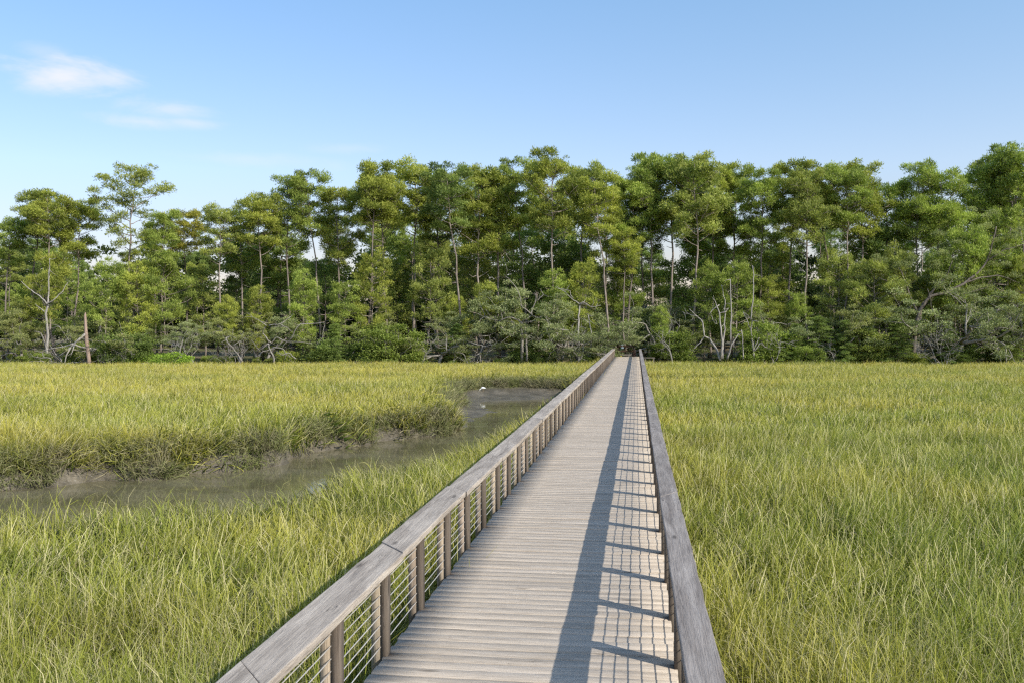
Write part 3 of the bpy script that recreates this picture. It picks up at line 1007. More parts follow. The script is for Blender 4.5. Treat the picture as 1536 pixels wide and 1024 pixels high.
for i in range(22):                               # mid-height trees filling the wood below the tall crowns
    px = -50 + (1344 + 100) * (i + rng.random()) / 22
    if 812 < px < 830: continue
    top = np.interp(px, sil[:, 0], sil[:, 1]) + rng.uniform(70, 150)
    tone = PT[int(rng.choice(4, p=[0.3, 0.15, 0.3, 0.25]))]
    plant('young_pine', YOUNG[int(rng.integers(4))], px, top, rng.uniform(80, 99), 9.3, TONES[tone], tone, wide=rng.uniform(0.9, 1.15))
young = [(28, 392), (60, 332), (140, 345), (185, 340), (212, 335), (300, 385), (338, 372), (398, 350), (455, 368), (490, 330), (562, 322), (596, 385), (640, 372), (672, 395),
         (735, 350), (764, 342), (802, 318), (822, 345), (868, 400), (925, 345), (962, 340), (1010, 362), (1050, 385), (1100, 330), (1142, 342), (1180, 322), (1232, 335), (1262, 300), (1310, 275), (1340, 330)]
for (px, top) in young:
    at_end = 795 < px < 835
    right = px > 1000
    tone = ['yellow green', 'bright green', 'olive'][int(rng.choice(3, p=[0.2, 0.3, 0.5] if right else [0.5, 0.35, 0.15]))]
    plant('young_pine', YOUNG[int(rng.integers(4))], px, top, rng.uniform(78.5, 80) if at_end else rng.uniform(73.6, 77.5), 9.3, TONES[tone], tone, wide=rng.uniform(0.72, 0.95))

oaks = [(-5, 400), (25, 408), (75, 405), (150, 402), (190, 415), (255, 418), (310, 412), (345, 405), (392, 412), (430, 402), (520, 412), (575, 420), (620, 405), (660, 385), (700, 362), (735, 380), (762, 402), (868, 385), (885, 410), (905, 418),
        (1020, 400), (1085, 395), (1150, 372), (1210, 350), (1255, 362), (1300, 368), (1338, 380)]
for (px, top) in oaks:
    tone = 'grey green' if (px > 1100 or 640 < px < 760 or 850 < px < 900 or rng.random() < 0.3) else ['olive', 'bright green'][int(rng.integers(2))]
    plant('oak_tree', OAKS[int(rng.integers(5))], px, top, rng.uniform(73.4, 76.0), 6.0, TONES[tone], tone, wide=rng.uniform(0.95, 1.25))
for (px, top, v) in [(808, 405, 78.5), (838, 402, 79), (822, 395, 84), (800, 422, 79), (848, 420, 78.5)]:
    plant('oak_tree', OAKS[int(rng.integers(5))], px, top, v, 6.0, TONES['dark green'], 'dark green', wide=1.1)
for (px, top) in [(1045, 425), (1075, 415), (1110, 420), (1140, 425), (1178, 418), (1030, 440), (1320, 425), (440, 425), (600, 425), (1245, 428)]:
    plant('cedar_tree', CEDARS[int(rng.integers(3))], px, top, rng.uniform(72.4, 74.0), 6.1, TONES['dark green'], 'dark green', wide=rng.uniform(1.2, 1.6))
for (px, top, k, w) in [(310, 432, 2, 1.0), (545, 432, 1, 0.9), (1010, 422, 0, 0.8), (235, 428, 0, 0.8), (95, 440, 3, 0.9),
                        (1320, 395, 1, 0.9), (1235, 405, 2, 0.9), (885, 402, 1, 0.7), (620, 440, 3, 0.8), (160, 438, 2, 0.8), (755, 425, 0, 0.8), (1095, 430, 1, 0.8)]:
    plant('dead_tree', [DEADS[k]], px, top, rng.uniform(71.7, 72.4), 5.0, (1, 1, 1), 'bleached grey', wide=w, parts=('bare_limbs',))
for i in range(34):
    px = -50 + (1344 + 100) * (i + rng.random()) / 34
    if 778 < px < 858: continue
    top = 461 - 40 * rng.random() ** 2.0
    tone = ['bright green', 'yellow green', 'olive', 'dark green'][int(rng.choice(4, p=[0.35, 0.15, 0.25, 0.25]))]
    plant('shrub', SHRUBS[int(rng.integers(4))], px, top, rng.uniform(72.6, 74.5), 2.2, TONES[tone], tone, wide=rng.uniform(0.9, 1.4), parts=('stem', 'crown'))
plant('shrub', SHRUBS[3], 212, 458, 71.9, 1.6, (1.1, 1.35, 0.75), 'bright green', wide=1.7, parts=('stem', 'crown'))

def limbs(name, part, label, cat, crop, v, paths, mat, seed):
    v -= 0.6 if v < 72.85 else 0.0
    """a tree whose limbs follow the photo: points in a crop (x0, y0, scale) at distance v; depth varies along each limb"""
    g = np.random.default_rng(seed)
    x0, y0, k = crop
    bx, by = x0 + paths[0][0][0][0] / k, y0 + paths[0][0][0][1] / k
    u0 = (bx - CX) / F * v
    x, y = to_world(u0, v); z0 = float(ground_z([x], [y])[0])
    e = empty(name, (x, y, z0), TH)
    tag(e, label, cat)
    T = MB(); ends = []
    for pts, r0, r1 in paths:
        px = np.array([x0 + p[0] / k for p in pts]); py = np.array([y0 + p[1] / k for p in pts])
        P = np.stack([(px - CX) / F * v - u0, np.cumsum(g.normal(0, 0.18, len(px))), CAMH + (HY - py) / F * v - z0], 1)
        if P[0][2] < 0.5: P[0][2] = -0.1
        t = np.linspace(0, 1, len(P)); tt = np.linspace(0, 1, len(P) * 3)
        Q = np.stack([np.interp(tt, t, P[:, i]) for i in range(3)], 1) + g.normal(0, 0.022, (len(tt), 3))
        T.tube(Q, r0 + (r1 - r0) * tt, 7)
        ends += [Q[-1], Q[len(Q) // 2]]
        for j in range(int(g.integers(1, 4))):                   # twigs
            b0 = Q[int(g.integers(len(Q) // 3, len(Q)))]
            d = unit(g.normal(0, 1, 3) + np.array([0, 0, 0.3])); ln = g.uniform(0.3, 1.0)
            T.tube([b0, b0 + d * ln * 0.5 + g.normal(0, 0.06, 3), b0 + d * ln + g.normal(0, 0.12, 3)], [min(r1 * 1.1, 0.025), 0.014, 0.006], 4)
    obj(part, T.mesh(part, mat, True), e)
    return e, ends


cD = (980, 390, 5.17)
limbs('dead_tree', 'bare_limbs', 'many-stemmed bare dead tree at the marsh edge right of the boardwalk end', 'dead tree', cD, 72.1, [
    ([(520, 775), (495, 690), (450, 620), (400, 590), (385, 480), (350, 440), (280, 380)], 0.10, 0.02), ([(525, 765), (530, 640), (510, 540), (505, 420), (480, 330), (450, 290)], 0.09, 0.02),
    ([(540, 765), (550, 600), (560, 450), (570, 330), (540, 190)], 0.07, 0.02), ([(570, 765), (600, 650), (660, 570)], 0.08, 0.025), ([(600, 650), (605, 350), (600, 150)], 0.06, 0.03),
    ([(505, 420), (560, 400), (590, 370)], 0.04, 0.012), ([(510, 350), (440, 400), (460, 470), (490, 500)], 0.04, 0.015), ([(400, 590), (330, 680), (300, 700)], 0.045, 0.012), ([(350, 440), (280, 420), (230, 400)], 0.035, 0.01)], M_DEAD, 1)
limbs('dead_tree', 'bare_limbs', 'thin crooked dead stems just right of the many-stemmed dead tree', 'dead tree', cD, 72.4, [
    ([(780, 765), (770, 650), (755, 560), (750, 470)], 0.07, 0.03), ([(775, 700), (800, 640), (830, 600)], 0.045, 0.02), ([(690, 765), (690, 640), (680, 540)], 0.045, 0.03), ([(780, 710), (830, 640), (880, 680), (930, 690)], 0.035, 0.012),
    ([(755, 560), (720, 480), (690, 400)], 0.04, 0.015), ([(750, 470), (770, 300), (775, 180), (780, 40)], 0.05, 0.03)], M_DEAD, 2)
cO = (700, 390, 5.17)
limbs('dead_tree', 'bare_limbs', 'wide grey crown of twisting bare limbs on dark trunks, left of the boardwalk end', 'dead tree', cO, 72.2, [
    ([(430, 790), (430, 640), (425, 540), (415, 500)], 0.13, 0.08), ([(415, 500), (480, 475), (525, 490)], 0.06, 0.025), ([(415, 500), (340, 530), (300, 560)], 0.06, 0.02), ([(430, 530), (430, 480), (330, 440), (280, 460), (230, 490), (190, 535)], 0.07, 0.02),
    ([(430, 480), (510, 430), (430, 360), (390, 320)], 0.07, 0.02), ([(510, 430), (500, 380), (540, 320), (535, 260)], 0.06, 0.02), ([(510, 435), (560, 450), (600, 430)], 0.05, 0.02), ([(465, 780), (465, 620), (455, 520)], 0.09, 0.06), ([(280, 460), (260, 400), (300, 390)], 0.04, 0.012),
    ([(540, 320), (600, 270), (570, 220)], 0.04, 0.012), ([(430, 360), (400, 240), (330, 150), (290, 115)], 0.04, 0.012)], M_OAKBARK, 3)
limbs('dead_tree', 'bare_limbs', 'bare grey forked limbs between the twisted grey crown and the boardwalk end', 'dead tree', cO, 72.8, [
    ([(870, 790), (868, 560), (870, 420), (880, 350)], 0.08, 0.06), ([(880, 350), (820, 300), (700, 200)], 0.05, 0.015), ([(880, 350), (920, 310)], 0.05, 0.02), ([(875, 345), (905, 330), (970, 370), (1040, 350)], 0.045, 0.015), ([(960, 700), (965, 560), (940, 430)], 0.05, 0.03), ([(820, 300), (800, 240), (690, 215)], 0.03, 0.01)], M_DEAD, 4)
limbs('dead_tree', 'bare_limbs', 'small pale crooked snag at the grass edge, well left of the boardwalk end', 'dead tree', cO, 71.9, [
    ([(105, 790), (105, 720), (125, 660)], 0.05, 0.035), ([(125, 660), (70, 650), (0, 625)], 0.035, 0.012), ([(125, 660), (135, 625), (190, 640)], 0.03, 0.01), ([(120, 670), (165, 665), (205, 655)], 0.03, 0.01)], M_DEAD, 5)
limbs('dead_tree', 'bare_limbs', 'pale forked trunk with three rising limbs, left of the broken trunk', 'dead tree', (0, 420, 5.17), 74.2, [
    ([(345, 640), (345, 450), (355, 240), (375, 190)], 0.11, 0.08), ([(370, 195), (360, 130), (375, 0), (372, -90), (395, -170)], 0.07, 0.025), ([(375, 190), (330, 130), (250, 80), (180, 15)], 0.06, 0.018), ([(375, 190), (440, 150), (490, 95), (520, 20)], 0.055, 0.018), ([(350, 245), (310, 215), (280, 190)], 0.04, 0.012)], M_DEAD, 6)
limbs('dead_tree', 'bare_limbs', 'low white tangle of fallen limbs between the broken trunk and the far left edge', 'dead tree', (0, 420, 5.17), 72.0, [
    ([(400, 640), (395, 600), (330, 600), (250, 590)], 0.05, 0.015), ([(520, 640), (480, 620), (430, 580), (370, 500)], 0.05, 0.015), ([(330, 600), (300, 560), (230, 540)], 0.03, 0.01), ([(430, 580), (380, 560), (400, 540)], 0.03, 0.01), ([(340, 630), (270, 625), (200, 640)], 0.035, 0.012)], M_DEAD, 7)
limbs('dead_tree', 'bare_limbs', 'broad low tangle of bleached limbs at the grass edge in the left half', 'dead tree', (260, 420, 5.17), 72.0, [
    ([(790, 640), (790, 590), (770, 535), (760, 490)], 0.08, 0.05), ([(950, 615), (900, 560), (850, 580), (800, 560)], 0.045, 0.02), ([(770, 520), (850, 530), (870, 560), (910, 600)], 0.05, 0.02), ([(640, 600), (700, 550), (790, 530)], 0.03, 0.045), ([(760, 490), (660, 540), (600, 470)], 0.04, 0.012),
    ([(760, 490), (800, 440), (890, 480), (1000, 480), (1080, 490)], 0.045, 0.012), ([(760, 490), (700, 400), (740, 355), (660, 300), (600, 260)], 0.05, 0.015), ([(740, 355), (830, 340), (890, 370), (930, 410)], 0.04, 0.012), ([(890, 480), (980, 340), (1060, 340), (1170, 330), (1150, 450), (1120, 490)], 0.04, 0.012), ([(830, 340), (900, 290), (920, 260)], 0.03, 0.01)], M_DEAD, 8)
limbs('dead_tree', 'bare_limbs', 'bent yellowish limb arching out of the bushes, left of the broad bleached tangle', 'dead tree', (260, 420, 5.17), 72.0, [
    ([(540, 630), (490, 560), (440, 490), (415, 450), (450, 435), (490, 450)], 0.05, 0.02), ([(465, 510), (510, 470)], 0.035, 0.015), ([(30, 600), (50, 520), (60, 450), (100, 420)], 0.05, 0.015), ([(50, 520), (10, 490)], 0.03, 0.01)], M_DEAD, 9)
cR = (1016, 200, 2.488)
le, ends = limbs('oak_tree', 'trunk', 'large oak with dark limbs leaning out to the right, right side of the wood', 'oak tree', cR, 73.6, [
    ([(875, 840), (880, 740), (890, 670), (930, 610), (1000, 595), (1060, 560), (1110, 525), (1150, 480), (1170, 420), (1185, 350)], 0.17, 0.04), ([(890, 670), (860, 600), (850, 560), (820, 500)], 0.10, 0.03), ([(930, 610), (960, 570), (990, 540), (1000, 480)], 0.10, 0.03),
    ([(1060, 560), (1120, 540), (1200, 530), (1280, 560)], 0.08, 0.02), ([(1150, 480), (1200, 440), (1270, 420)], 0.06, 0.02), ([(1110, 525), (1080, 470), (1050, 420)], 0.06, 0.02), ([(1000, 595), (1060, 600), (1130, 580)], 0.06, 0.02), ([(860, 600), (800, 560), (760, 540)], 0.06, 0.02)], bark_mat('dark_oak_bark', (0.055, 0.045, 0.036), (0.17, 0.145, 0.12)), 10)
g = np.random.default_rng(12); C = MB()
for p in ends:
    for k in range(5):
        c = np.asarray(p) + g.normal(0, 0.75, 3) + [0, 0.7, 0.35]
        leaves(C, c, g.uniform(0.4, 0.65), 0.7, 260, 0.11, 0.055, g, np.clip(g.normal(0.45, 0.15), 0, 1))
o = obj('crown', C.mesh('crown', M_OAKLEAF), le); o.color = (0.9, 0.92, 1.0, 1)

# broken trunk with a torn bleached limb, at the far left
u_, v_ = (116 * 1.142857 - CX) / F * 71.2, 71.2
x, y = to_world(u_, v_); z0 = float(ground_z([x], [y])[0])
sn = empty('broken_trunk', (x, y, z0))
tag(sn, 'reddish broken pine trunk with a torn white limb hanging to its left', 'broken tree')
T = MB()
T.tube([(0.10, 0, -0.1), (0.02, 0, 0.9), (-0.15, 0, 2.2), (-0.22, 0, 3.3), (-0.26, 0, 4.1), (-0.22, 0, 4.35)], [0.16, 0.14, 0.15, 0.11, 0.09, 0.02], 10)
obj('trunk', T.mesh('trunk', M_SNAG, True), sn)
T = MB()
g = np.random.default_rng(3)
T.tube([(-0.2, -0.1, 2.7), (-0.7, -0.3, 2.2), (-1.2, -0.4, 1.7), (-1.7, -0.4, 1.35), (-2.4, -0.5, 0.85)], [0.085, 0.075, 0.06, 0.045, 0.02], 7)
T.tube([(-1.2, -0.4, 1.7), (-1.5, -0.5, 1.1), (-1.6, -0.5, 0.6), (-1.8, -0.5, 0.25)], [0.06, 0.045, 0.035, 0.012], 6)
T.tube([(-0.9, -0.35, 2.0), (-1.6, -0.6, 1.75), (-2.6, -0.7, 1.6), (-3.3, -0.7, 1.35)], [0.05, 0.04, 0.03, 0.012], 6)
T.tube([(-0.9, -0.35, 2.0), (-1.0, -0.5, 1.4), (-1.2, -0.5, 0.9)], [0.05, 0.03, 0.01], 6)
obj('torn_limb', T.mesh('torn_limb', M_DEAD, True), sn)

# fallen logs and branches along the edge of the wood
for (px, v, ln, az, rise, rad, lab) in [(185, 71.9, 2.2, 0.25, 0.10, 0.075, 'pale fallen log lying on the grass beside the bright green round shrub'),
                                        (500, 72.0, 3.2, 2.9, 0.25, 0.06, 'grey fallen branch at the wood edge, left of the creek mouth'),
                                        (395, 72.1, 2.0, 0.4, 0.3, 0.05, 'pale fallen branch beneath the tangle of bleached limbs'),
                                        (75, 72.0, 2.6, 0.1, 0.2, 0.06, 'crooked white fallen limb left of the broken trunk')]:
    u = (px * 1.142857 - CX) / F * v
    x, y = to_world(u, v); z = float(ground_z([x], [y])[0])
    T = MB(); s = np.linspace(0, 1, 7)
    P = np.stack([ln * s, rng.normal(0, 0.06, 7), 0.35 + rise * s + rng.normal(0, 0.03, 7)], 1)
    T.tube(P, rad * (1 - 0.6 * s), 7)
    T.tube([P[3], P[3] + [0.3, -0.2, 0.35], P[3] + [0.7, -0.3, 0.5]], [rad * 0.6, rad * 0.4, 0.01], 5)
    T.tube([P[1], P[1] + [0.1, -0.1, -0.2], P[1] + [0.15, -0.15, -0.55]], [rad * 0.6, rad * 0.4, 0.02], 5)
    T.tube([P[5], P[5] + [0.1, 0.1, -0.3], P[5] + [0.2, 0.1, -0.65]], [rad * 0.5, rad * 0.4, 0.02], 5)
    o = obj('fallen_log', T.mesh('fallen_log', M_DEAD, True), None, (x, y, z), az)
    tag(o, lab, 'fallen log')

# the deep of the wood, reads as one dark mass between the trunks
g = np.random.default_rng(77)
C = MB()
for i in range(560):
    u = g.uniform(-72, 72); v = g.uniform(104, 128)
    if 10.5 < u < 20.5 and v < 122: continue
    h = g.uniform(3.0, 12.5)
    x, y = to_world(u, v)
    for k in range(6):
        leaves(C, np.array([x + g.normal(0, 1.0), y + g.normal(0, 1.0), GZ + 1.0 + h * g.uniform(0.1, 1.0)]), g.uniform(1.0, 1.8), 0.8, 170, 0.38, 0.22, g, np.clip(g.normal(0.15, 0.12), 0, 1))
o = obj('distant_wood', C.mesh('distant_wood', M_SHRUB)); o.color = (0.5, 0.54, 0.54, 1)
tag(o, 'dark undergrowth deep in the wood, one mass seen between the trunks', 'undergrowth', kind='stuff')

# ------------------------------------------------------------------ labels for the plants
def ordinal(n):
    ones = ['', 'first', 'second', 'third', 'fourth', 'fifth', 'sixth', 'seventh', 'eighth', 'ninth', 'tenth', 'eleventh', 'twelfth', 'thirteenth', 'fourteenth', 'fifteenth', 'sixteenth', 'seventeenth', 'eighteenth', 'nineteenth']
    tens = {2: 'twenty', 3: 'thirty', 4: 'forty', 5: 'fifty'}
    if n < 20: return ones[n]
    t, r = divmod(n, 10)
    return ({2: 'twentieth', 3: 'thirtieth', 4: 'fortieth', 5: 'fiftieth'}[t]) if r == 0 else tens[t] + '-' + ones[r]


END_S = (940 - CX) / F


def label_rows():
    rows = {}
    for i, (kind, u, v, e, cw, h) in enumerate(placed):
        row = kind
        if kind == 'pine_tree':
            row = 'front' if i < n_front else 'middle' if v < 98.5 else 'rear'
        if kind == 'young_pine' and v > 79: row = 'inner'
        side = 'left' if u / v < END_S else 'right'
        rows.setdefault((row, side), []).append((abs(u / v - END_S), kind, e, cw, h))
    say = {'front': ('tall pine of the front row', 'tall pines along the front of the wood'), 'middle': ('pine of the middle row', 'pines in the middle of the wood'), 'rear': ('distant pine of the rear row', 'pines at the back of the wood'),
           'inner': ('half-height pine inside the wood', 'half-height pines inside the wood'), 'young_pine': ('bushy young pine at the marsh edge', 'young pines at the marsh edge'), 'oak_tree': ('low spreading oak', 'spreading oaks at the marsh edge'), 'cedar_tree': ('low cedar with drooping layers', 'cedars at the marsh edge'),
           'dead_tree': ('bare dead tree', 'dead trees at the marsh edge'), 'shrub': ('leafy shrub at the grass edge', 'shrubs along the grass edge')}
    cats = {'pine_tree': 'pine tree', 'young_pine': 'pine tree', 'oak_tree': 'oak tree', 'cedar_tree': 'cedar tree', 'dead_tree': 'dead tree', 'shrub': 'shrub'}
    for (row, side), L in rows.items():
        L.sort(key=lambda r: r[0])
        for k, (_, kind, e, cw, h) in enumerate(L, 1):
            tag(e, '%s %s, %s %s of the boardwalk end' % (cw, say[row][0], ordinal(k), side), cats[kind], say[row][1])


label_rows()
tag(hero, 'tallest pine at the left, with flat open layers standing clear against the sky', 'pine tree')

# ------------------------------------------------------------------ things at the far end of the boardwalk
M_TIMBER = simple_mat('grey_timber', (0.22, 0.19, 0.155), 0.85, 0.15, 0, 0.3)
M_BLUE = simple_mat('pale_blue_paint', (0.42, 0.53, 0.66), 0.5, 0.3, 0, 0.06)
M_GREEN = simple_mat('dark_green_paint', (0.03, 0.09, 0.06), 0.5)
M_YELLOW = simple_mat('yellow_paint', (0.70, 0.58, 0.05), 0.5, 0.3, 0, 0.08)
M_WHITE = simple_mat('white_paint', (0.72, 0.71, 0.68), 0.6, 0.3, 0, 0.06)
M_WALL = simple_mat('pale_siding', (0.42, 0.45, 0.47), 0.7, 0.2, 0, 0.1)
M_ROOF = simple_mat('shingle_roof', (0.12, 0.11, 0.10), 0.9, 0.1, 0, 0.3)
M_GLASS = simple_mat('dark_glass', (0.03, 0.04, 0.05), 0.1, 0.5)


def at_pix(px, v):
    u = (px - CX) / F * v
    x, y = to_world(u, v)
    return x, y, float(ground_z([x], [y])[0])


def box_obj(name, dims, mat, parent, bev=0.008):
    bm = bmesh.new()
    x0, x1, y0, y1, z0, z1 = dims
    bmesh.ops.create_cube(bm, size=1, matrix=Matrix.Translation(((x0 + x1) / 2, (y0 + y1) / 2, (z0 + z1) / 2)) @ Matrix.Diagonal((x1 - x0, y1 - y0, z1 - z0, 1)))
    if bev: bmesh.ops.bevel(bm, geom=bm.edges[:], offset=bev, segments=1, affect='EDGES')
    me = bpy.data.meshes.new(name); bm.to_mesh(me); bm.free(); me.materials.append(mat)
    return obj(name, me, parent)


x, y, z = at_pix(934.5, 75.0)
sg = empty('sign_board', (x, y, z)); tag(sg, 'pale blue sign board on a dark green post beyond the boardwalk end', 'sign')
box_obj('post', (-0.20, -0.13, -0.03, 0.03, -0.1, 1.75), M_GREEN, sg)
box_obj('panel', (-0.125, 0.06, -0.025, 0.0, 1.12, 1.50), M_BLUE, sg)
x, y, z = at_pix(931.5, 73.6)
sg = empty('marker_sign', (x, y, z)); tag(sg, 'small yellow marker plate low among the shade at the boardwalk end', 'marker')
box_obj('post', (-0.02, 0.02, 0.012, 0.05, -0.1, 0.85), M_TIMBER, sg)
box_obj('plate', (-0.06, 0.06, 0.0, 0.01, 0.62, 0.82), M_YELLOW, sg, 0.002)
# cross rail at the left of the end, bench at the right
bn = empty('log_kerb', (DECK_L + 0.05, DECK_END + 0.35, 0)); tag(bn, 'low dark timber kerb crossing the left half of the boardwalk end', 'kerb')
box_obj('beam', (0, 1.25, -0.07, 0.07, 0.05, 0.17), M_TIMBER, bn, 0.02)
box_obj('block', (0.1, 0.28, -0.06, 0.06, -0.6, 0.048), M_TIMBER, bn)
box_obj('block', (0.95, 1.13, -0.06, 0.06, -0.6, 0.048), M_TIMBER, bn)
bn = empty('bench', (DECK_R + 0.35, DECK_END - 0.4, 0)); tag(bn, 'plain low grey bench just right of the boardwalk end', 'bench')
zg = float(ground_z([DECK_R + 0.6], [DECK_END - 0.4])[0])
box_obj('seat', (0, 0.85, -0.18, 0.18, -0.10, -0.05), M_TIMBER, bn)
box_obj('leg', (0.06, 0.14, -0.14, 0.14, zg - 0.05, -0.102), M_TIMBER, bn)
box_obj('leg', (0.71, 0.79, -0.14, 0.14, zg - 0.05, -0.102), M_TIMBER, bn)
tr_ = empty('timber_rail', (-1.45, DECK_END + 2.6, 0)); tag(tr_, 'dark brown timber rail standing in the shade across the boardwalk end', 'rail')
M_BROWN = simple_mat('brown_timber', (0.085, 0.055, 0.035), 0.85, 0.15, 0, 0.3)
for k_ in (0.0, 0.62, 1.24):
    box_obj('post', (k_ - 0.045, k_ + 0.045, 0.0, 0.09, -0.9, 0.82), M_BROWN, tr_)
for k_ in (0.30, 0.68):
    box_obj('rail', (-0.1, 1.34, -0.042, -0.002, k_, k_ + 0.12), M_BROWN, tr_)
# dark stump with a red torn side
x, y, z = at_pix(951, 73.8)
st = MB(); st.tube([(0, 0, -0.1), (0.02, 0, 0.3), (0.0, 0.02, 0.9), (0.05, 0, 1.22)], [0.24, 0.19, 0.17, 0.05], 10)
sp = obj('tree_stump', st.mesh('tree_stump', bark_mat('charred_bark', (0.015, 0.012, 0.012), (0.05, 0.03, 0.025)), True), None, (x, y, z))  # near-black bark with faint reddish brown mottling
tag(sp, 'dark broken stump standing in the gap at the boardwalk end', 'stump')
# tall trunked pine right at the end
plant('pine_tree', PINES[4], 822, 300, 75.2, 16.3, TONES['yellow green'], 'yellow green', rotz=1.0)
tag(placed[-1][3], 'slim pine with a pale bare trunk rising straight behind the boardwalk end', 'pine tree')
# a house among the trees
x, y, z = at_pix(968, 112)
hs_ = empty('house', (x, y, z), TH); tag(hs_, 'pale house with white porch posts glimpsed through trees beyond the boardwalk', 'house')
wall = box_obj('wall', (-5, 5, 2, 8, 0.0, 3.0), M_WALL, hs_, 0)
box_obj('porch_floor', (-5, 5, 0, 1.99, 0.0, 0.45), M_TIMBER, hs_, 0)
for px_ in (-4.7, -3.0, -1.4, 0.0, 0.9, 2.6, 4.7):
    box_obj('porch_post', (px_ - 0.11, px_ + 0.11, 0.1, 0.32, 0.46, 2.9), M_WHITE, hs_, 0.01)
for wx_ in (-3.4, 1.8):
    w_ = box_obj('window', (wx_ - 0.6, wx_ + 0.6, 1.94, 1.995, 1.1, 2.5), M_WHITE, hs_, 0.005)
    box_obj('pane', (wx_ - 0.5, wx_ + 0.5, 1.92, 1.937, 1.2, 2.4), M_GLASS, w_, 0)
d_ = box_obj('door', (-0.9, 0.1, 1.94, 1.995, 0.46, 2.5), M_WHITE, hs_, 0.005)
rf = MB(); rf.add([(-5.5, -0.3, 2.92), (5.5, -0.3, 2.92), (5.5, 8.4, 2.92), (-5.5, 8.4, 2.92), (-4.5, 4.2, 5.0), (4.5, 4.2, 5.0)], [(0, 1, 5, 4), (2, 3, 4, 5), (3, 2, 1, 0)], [(1, 2, 5), (3, 0, 4)])
obj('roof', rf.mesh('roof', M_ROOF), hs_)

# ------------------------------------------------------------------ wading birds on the far mud bank
M_FEATHER = simple_mat('white_feathers', (0.80, 0.80, 0.78), 0.8, 0.1, 0, 0.05, 20)
M_BILL = simple_mat('horn_bill', (0.30, 0.20, 0.10), 0.5)


def bird(px, v, scale, rotz, label):
    x, y, z = at_pix(px, v)
    e = empty('wading_bird', (x, y, max(z, WZ) - 0.01), rotz); e.scale = (scale,) * 3
    tag(e, label, 'bird', 'white birds on the mud bank')
    B = MB()      # one surface: tail, body, neck and head
    P = np.array([(0.22, 0, 0.27), (0.15, 0, 0.28), (0.06, 0, 0.295), (-0.04, 0, 0.30), (-0.11, 0, 0.285), (-0.155, 0, 0.25), (-0.20, 0, 0.19), (-0.245, 0, 0.155), (-0.275, 0, 0.14), (-0.305, 0, 0.125)])
    B.tube(P, [0.008, 0.04, 0.072, 0.08, 0.062, 0.036, 0.026, 0.027, 0.030, 0.012], 12)
    obj('body', B.mesh('body', M_FEATHER, True), e)
    B = MB(); B.tube([(-0.298, 0, 0.128), (-0.34, 0, 0.09), (-0.365, 0, 0.04)], [0.011, 0.008, 0.003], 6)
    obj('bill', B.mesh('bill', M_BILL, True), e)
    for s in (-1, 1):
        B = MB(); B.tube([(0.02, 0.03 * s, 0.24), (0.0, 0.035 * s, 0.13), (0.025, 0.035 * s, 0.012), (-0.04, 0.035 * s, 0.006)], [0.014, 0.008, 0.007, 0.004], 6)
        obj('leg', B.mesh('leg', M_BILL, True), e)
    return e


bird(724.5, 49.6, 0.68, 0.35, 'white wading bird with lowered head feeding on the mud bank')
bird(734.5, 51.3, 0.6, 2.8, 'smaller white bird half hidden in the grass behind the feeding bird')

# ------------------------------------------------------------------ sun and sky
SUN = Vector((1.25, -0.764, 1.0)).normalized()
sl = bpy.data.lights.new('sun', 'SUN'); sl.energy = 5.0; sl.angle = math.radians(0.5); sl.color = (1.0, 0.945, 0.86)
so = bpy.data.objects.new('sun', sl); COL.objects.link(so)
so.rotation_euler = (-SUN).to_track_quat('-Z', 'Y').to_euler()

w = bpy.data.worlds.new('World'); scene.world = w; w.use_nodes = True
N = NT(w.node_tree); w.node_tree.nodes.clear()
sky = N.n('ShaderNodeTexSky', sky_type='NISHITA')
sky.sun_disc = False
sky.sun_elevation = math.asin(SUN.z)
sky.sun_rotation = math.atan2(SUN.x, SUN.y)
sky.air_density = 1.0; sky.dust_density = 0.6; sky.ozone_density = 1.6; sky.altitude = 0
tc = N.n('ShaderNodeTexCoord').outputs['Generated']


def pdir(px, py):
    u, z = (px - CX) / F, (HY - py) / F
    X, Y = to_world(u, 1.0)
    return Vector((X, Y, z)).normalized()


def dot(vec):
    nd = N.n('ShaderNodeVectorMath', operation='DOT_PRODUCT')
    N.l(tc, nd.inputs[0]); nd.inputs[1].default_value = vec
    return nd.outputs['Value']


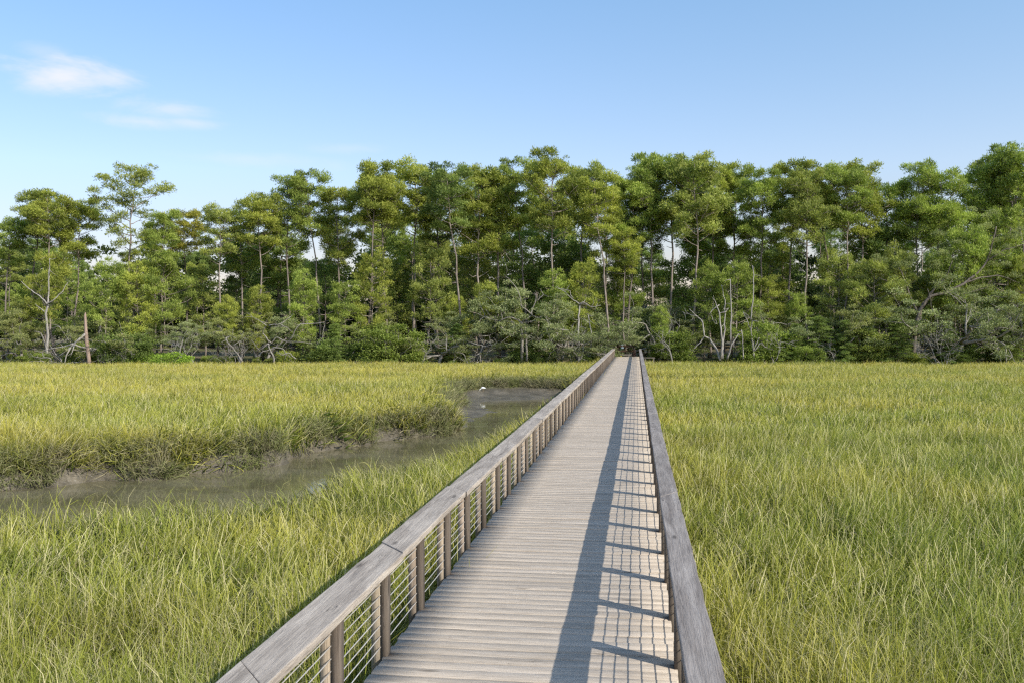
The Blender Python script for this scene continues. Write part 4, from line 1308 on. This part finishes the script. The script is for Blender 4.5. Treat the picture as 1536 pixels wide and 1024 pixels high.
cn = N.noise(N.map(tc, (11, 11, 34)), 1.0, 5, 0.62, 0.5)
cn2 = N.noise(N.map(tc, (30, 30, 80)), 1.0, 3, 0.6, 0.3)
cn = N.math('ADD', N.math('MULTIPLY', cn, 0.7), N.math('MULTIPLY', cn2, 0.3))
tot = None
for (px, py, wd, ht, amp) in [(96, 114, 0.066, 0.021, 1.0), (66, 120, 0.04, 0.014, 0.8), (150, 118, 0.05, 0.013, 0.7), (262, 166, 0.065, 0.014, 0.50), (215, 184, 0.07, 0.010, 0.5), (285, 186, 0.05, 0.009, 0.45), (370, 240, 0.10, 0.010, 0.25), (70, 82, 0.03, 0.012, 0.25), (520, 224, 0.05, 0.008, 0.2)]:
    c = pdir(px, py)
    r = Vector((0, 0, 1)).cross(-c).normalized()
    upv = r.cross(c).normalized()
    a = N.math('DIVIDE', dot(r), wd); b = N.math('DIVIDE', dot(upv), ht)
    f = N.math('DIVIDE', dot(c), 1.0)
    d = N.math('SQRT', N.math('ADD', N.math('MULTIPLY', a, a), N.math('MULTIPLY', b, b)))
    mk = N.math('SUBTRACT', 1.0, d)
    mk = N.math('ADD', mk, N.math('MULTIPLY', N.math('SUBTRACT', cn, 0.5), 2.3))
    nd = N.n('ShaderNodeMapRange', interpolation_type='SMOOTHSTEP')
    N.l(mk, nd.inputs[0]); nd.inputs[1].default_value = 0.0; nd.inputs[2].default_value = 1.15; nd.inputs[3].default_value = 0; nd.inputs[4].default_value = amp
    fm = N.math('MULTIPLY', nd.outputs[0], N.math('GREATER_THAN', f, 0.5))
    tot = fm if tot is None else N.math('MAXIMUM', tot, fm)
SKYK = 0.10
sz = N.n('ShaderNodeSeparateXYZ'); N.l(tc, sz.inputs[0])
mr = N.n('ShaderNodeMapRange'); N.l(sz.outputs[2], mr.inputs[0]); mr.inputs[1].default_value = 0.05; mr.inputs[2].default_value = 0.34
grade = N.mix(mr.outputs[0], (2.1, 1.68, 1.66), (1.95, 2.16, 2.2))
tint = N.mix(1.0, sky.outputs[0], grade, 'MULTIPLY')
hz = N.n('ShaderNodeMapRange'); N.l(sz.outputs[2], hz.inputs[0]); hz.inputs[1].default_value = 0.0; hz.inputs[2].default_value = 0.16; hz.inputs[3].default_value = 0.62; hz.inputs[4].default_value = 1.0
hc = N.n('ShaderNodeCombineColor')
for i_ in range(3): N.l(hz.outputs[0], hc.inputs[i_])
tint = N.mix(1.0, tint, hc.outputs[0], 'MULTIPLY')
lr = N.n('ShaderNodeMapRange'); N.l(dot(pdir(CX + 100000, HY)), lr.inputs[0]); lr.inputs[1].default_value = -0.6; lr.inputs[2].default_value = 0.5
tint = N.mix(1.0, tint, N.mix(lr.outputs[0], (0.84, 0.88, 0.96), (1.06, 1.04, 1.01)), 'MULTIPLY')
colr = N.mix(N.math('MULTIPLY', tot, 0.95), tint, (0.93 / SKYK, 0.94 / SKYK, 0.97 / SKYK))
bg = N.n('ShaderNodeBackground'); N.l(colr, bg.inputs[0]); bg.inputs[1].default_value = SKYK
ow = N.n('ShaderNodeOutputWorld'); N.l(bg.outputs[0], ow.inputs[0])

# ------------------------------------------------------------------ camera and render settings
cam = bpy.data.cameras.new('camera'); cam.sensor_width = 36; cam.lens = 36 * F / 1536; cam.clip_start = 0.05; cam.clip_end = 6000
co = bpy.data.objects.new('camera', cam); COL.objects.link(co)
co.location = (0, 0, CAMH)
co.rotation_euler = (math.radians(90) - math.atan((512 - HY) / F), 0, TH)
scene.camera = co
scene.view_settings.view_transform = 'Standard'
scene.view_settings.look = 'None'
scene.view_settings.exposure = 0
scene.render.engine = 'CYCLES'
cy = scene.cycles
cy.max_bounces = 4; cy.diffuse_bounces = 2; cy.glossy_bounces = 2; cy.transmission_bounces = 2; cy.transparent_max_bounces = 4
cy.caustics_reflective = False; cy.caustics_refractive = False
cy.use_adaptive_sampling = True; cy.adaptive_threshold = 0.02
w.cycles.sampling_method = 'MANUAL'; w.cycles.sample_map_resolution = 256
cy.use_denoising = False
scene.render.filter_size = 1.3 if hasattr(scene.render, 'filter_size') else 1.5
cy.filter_width = 1.3
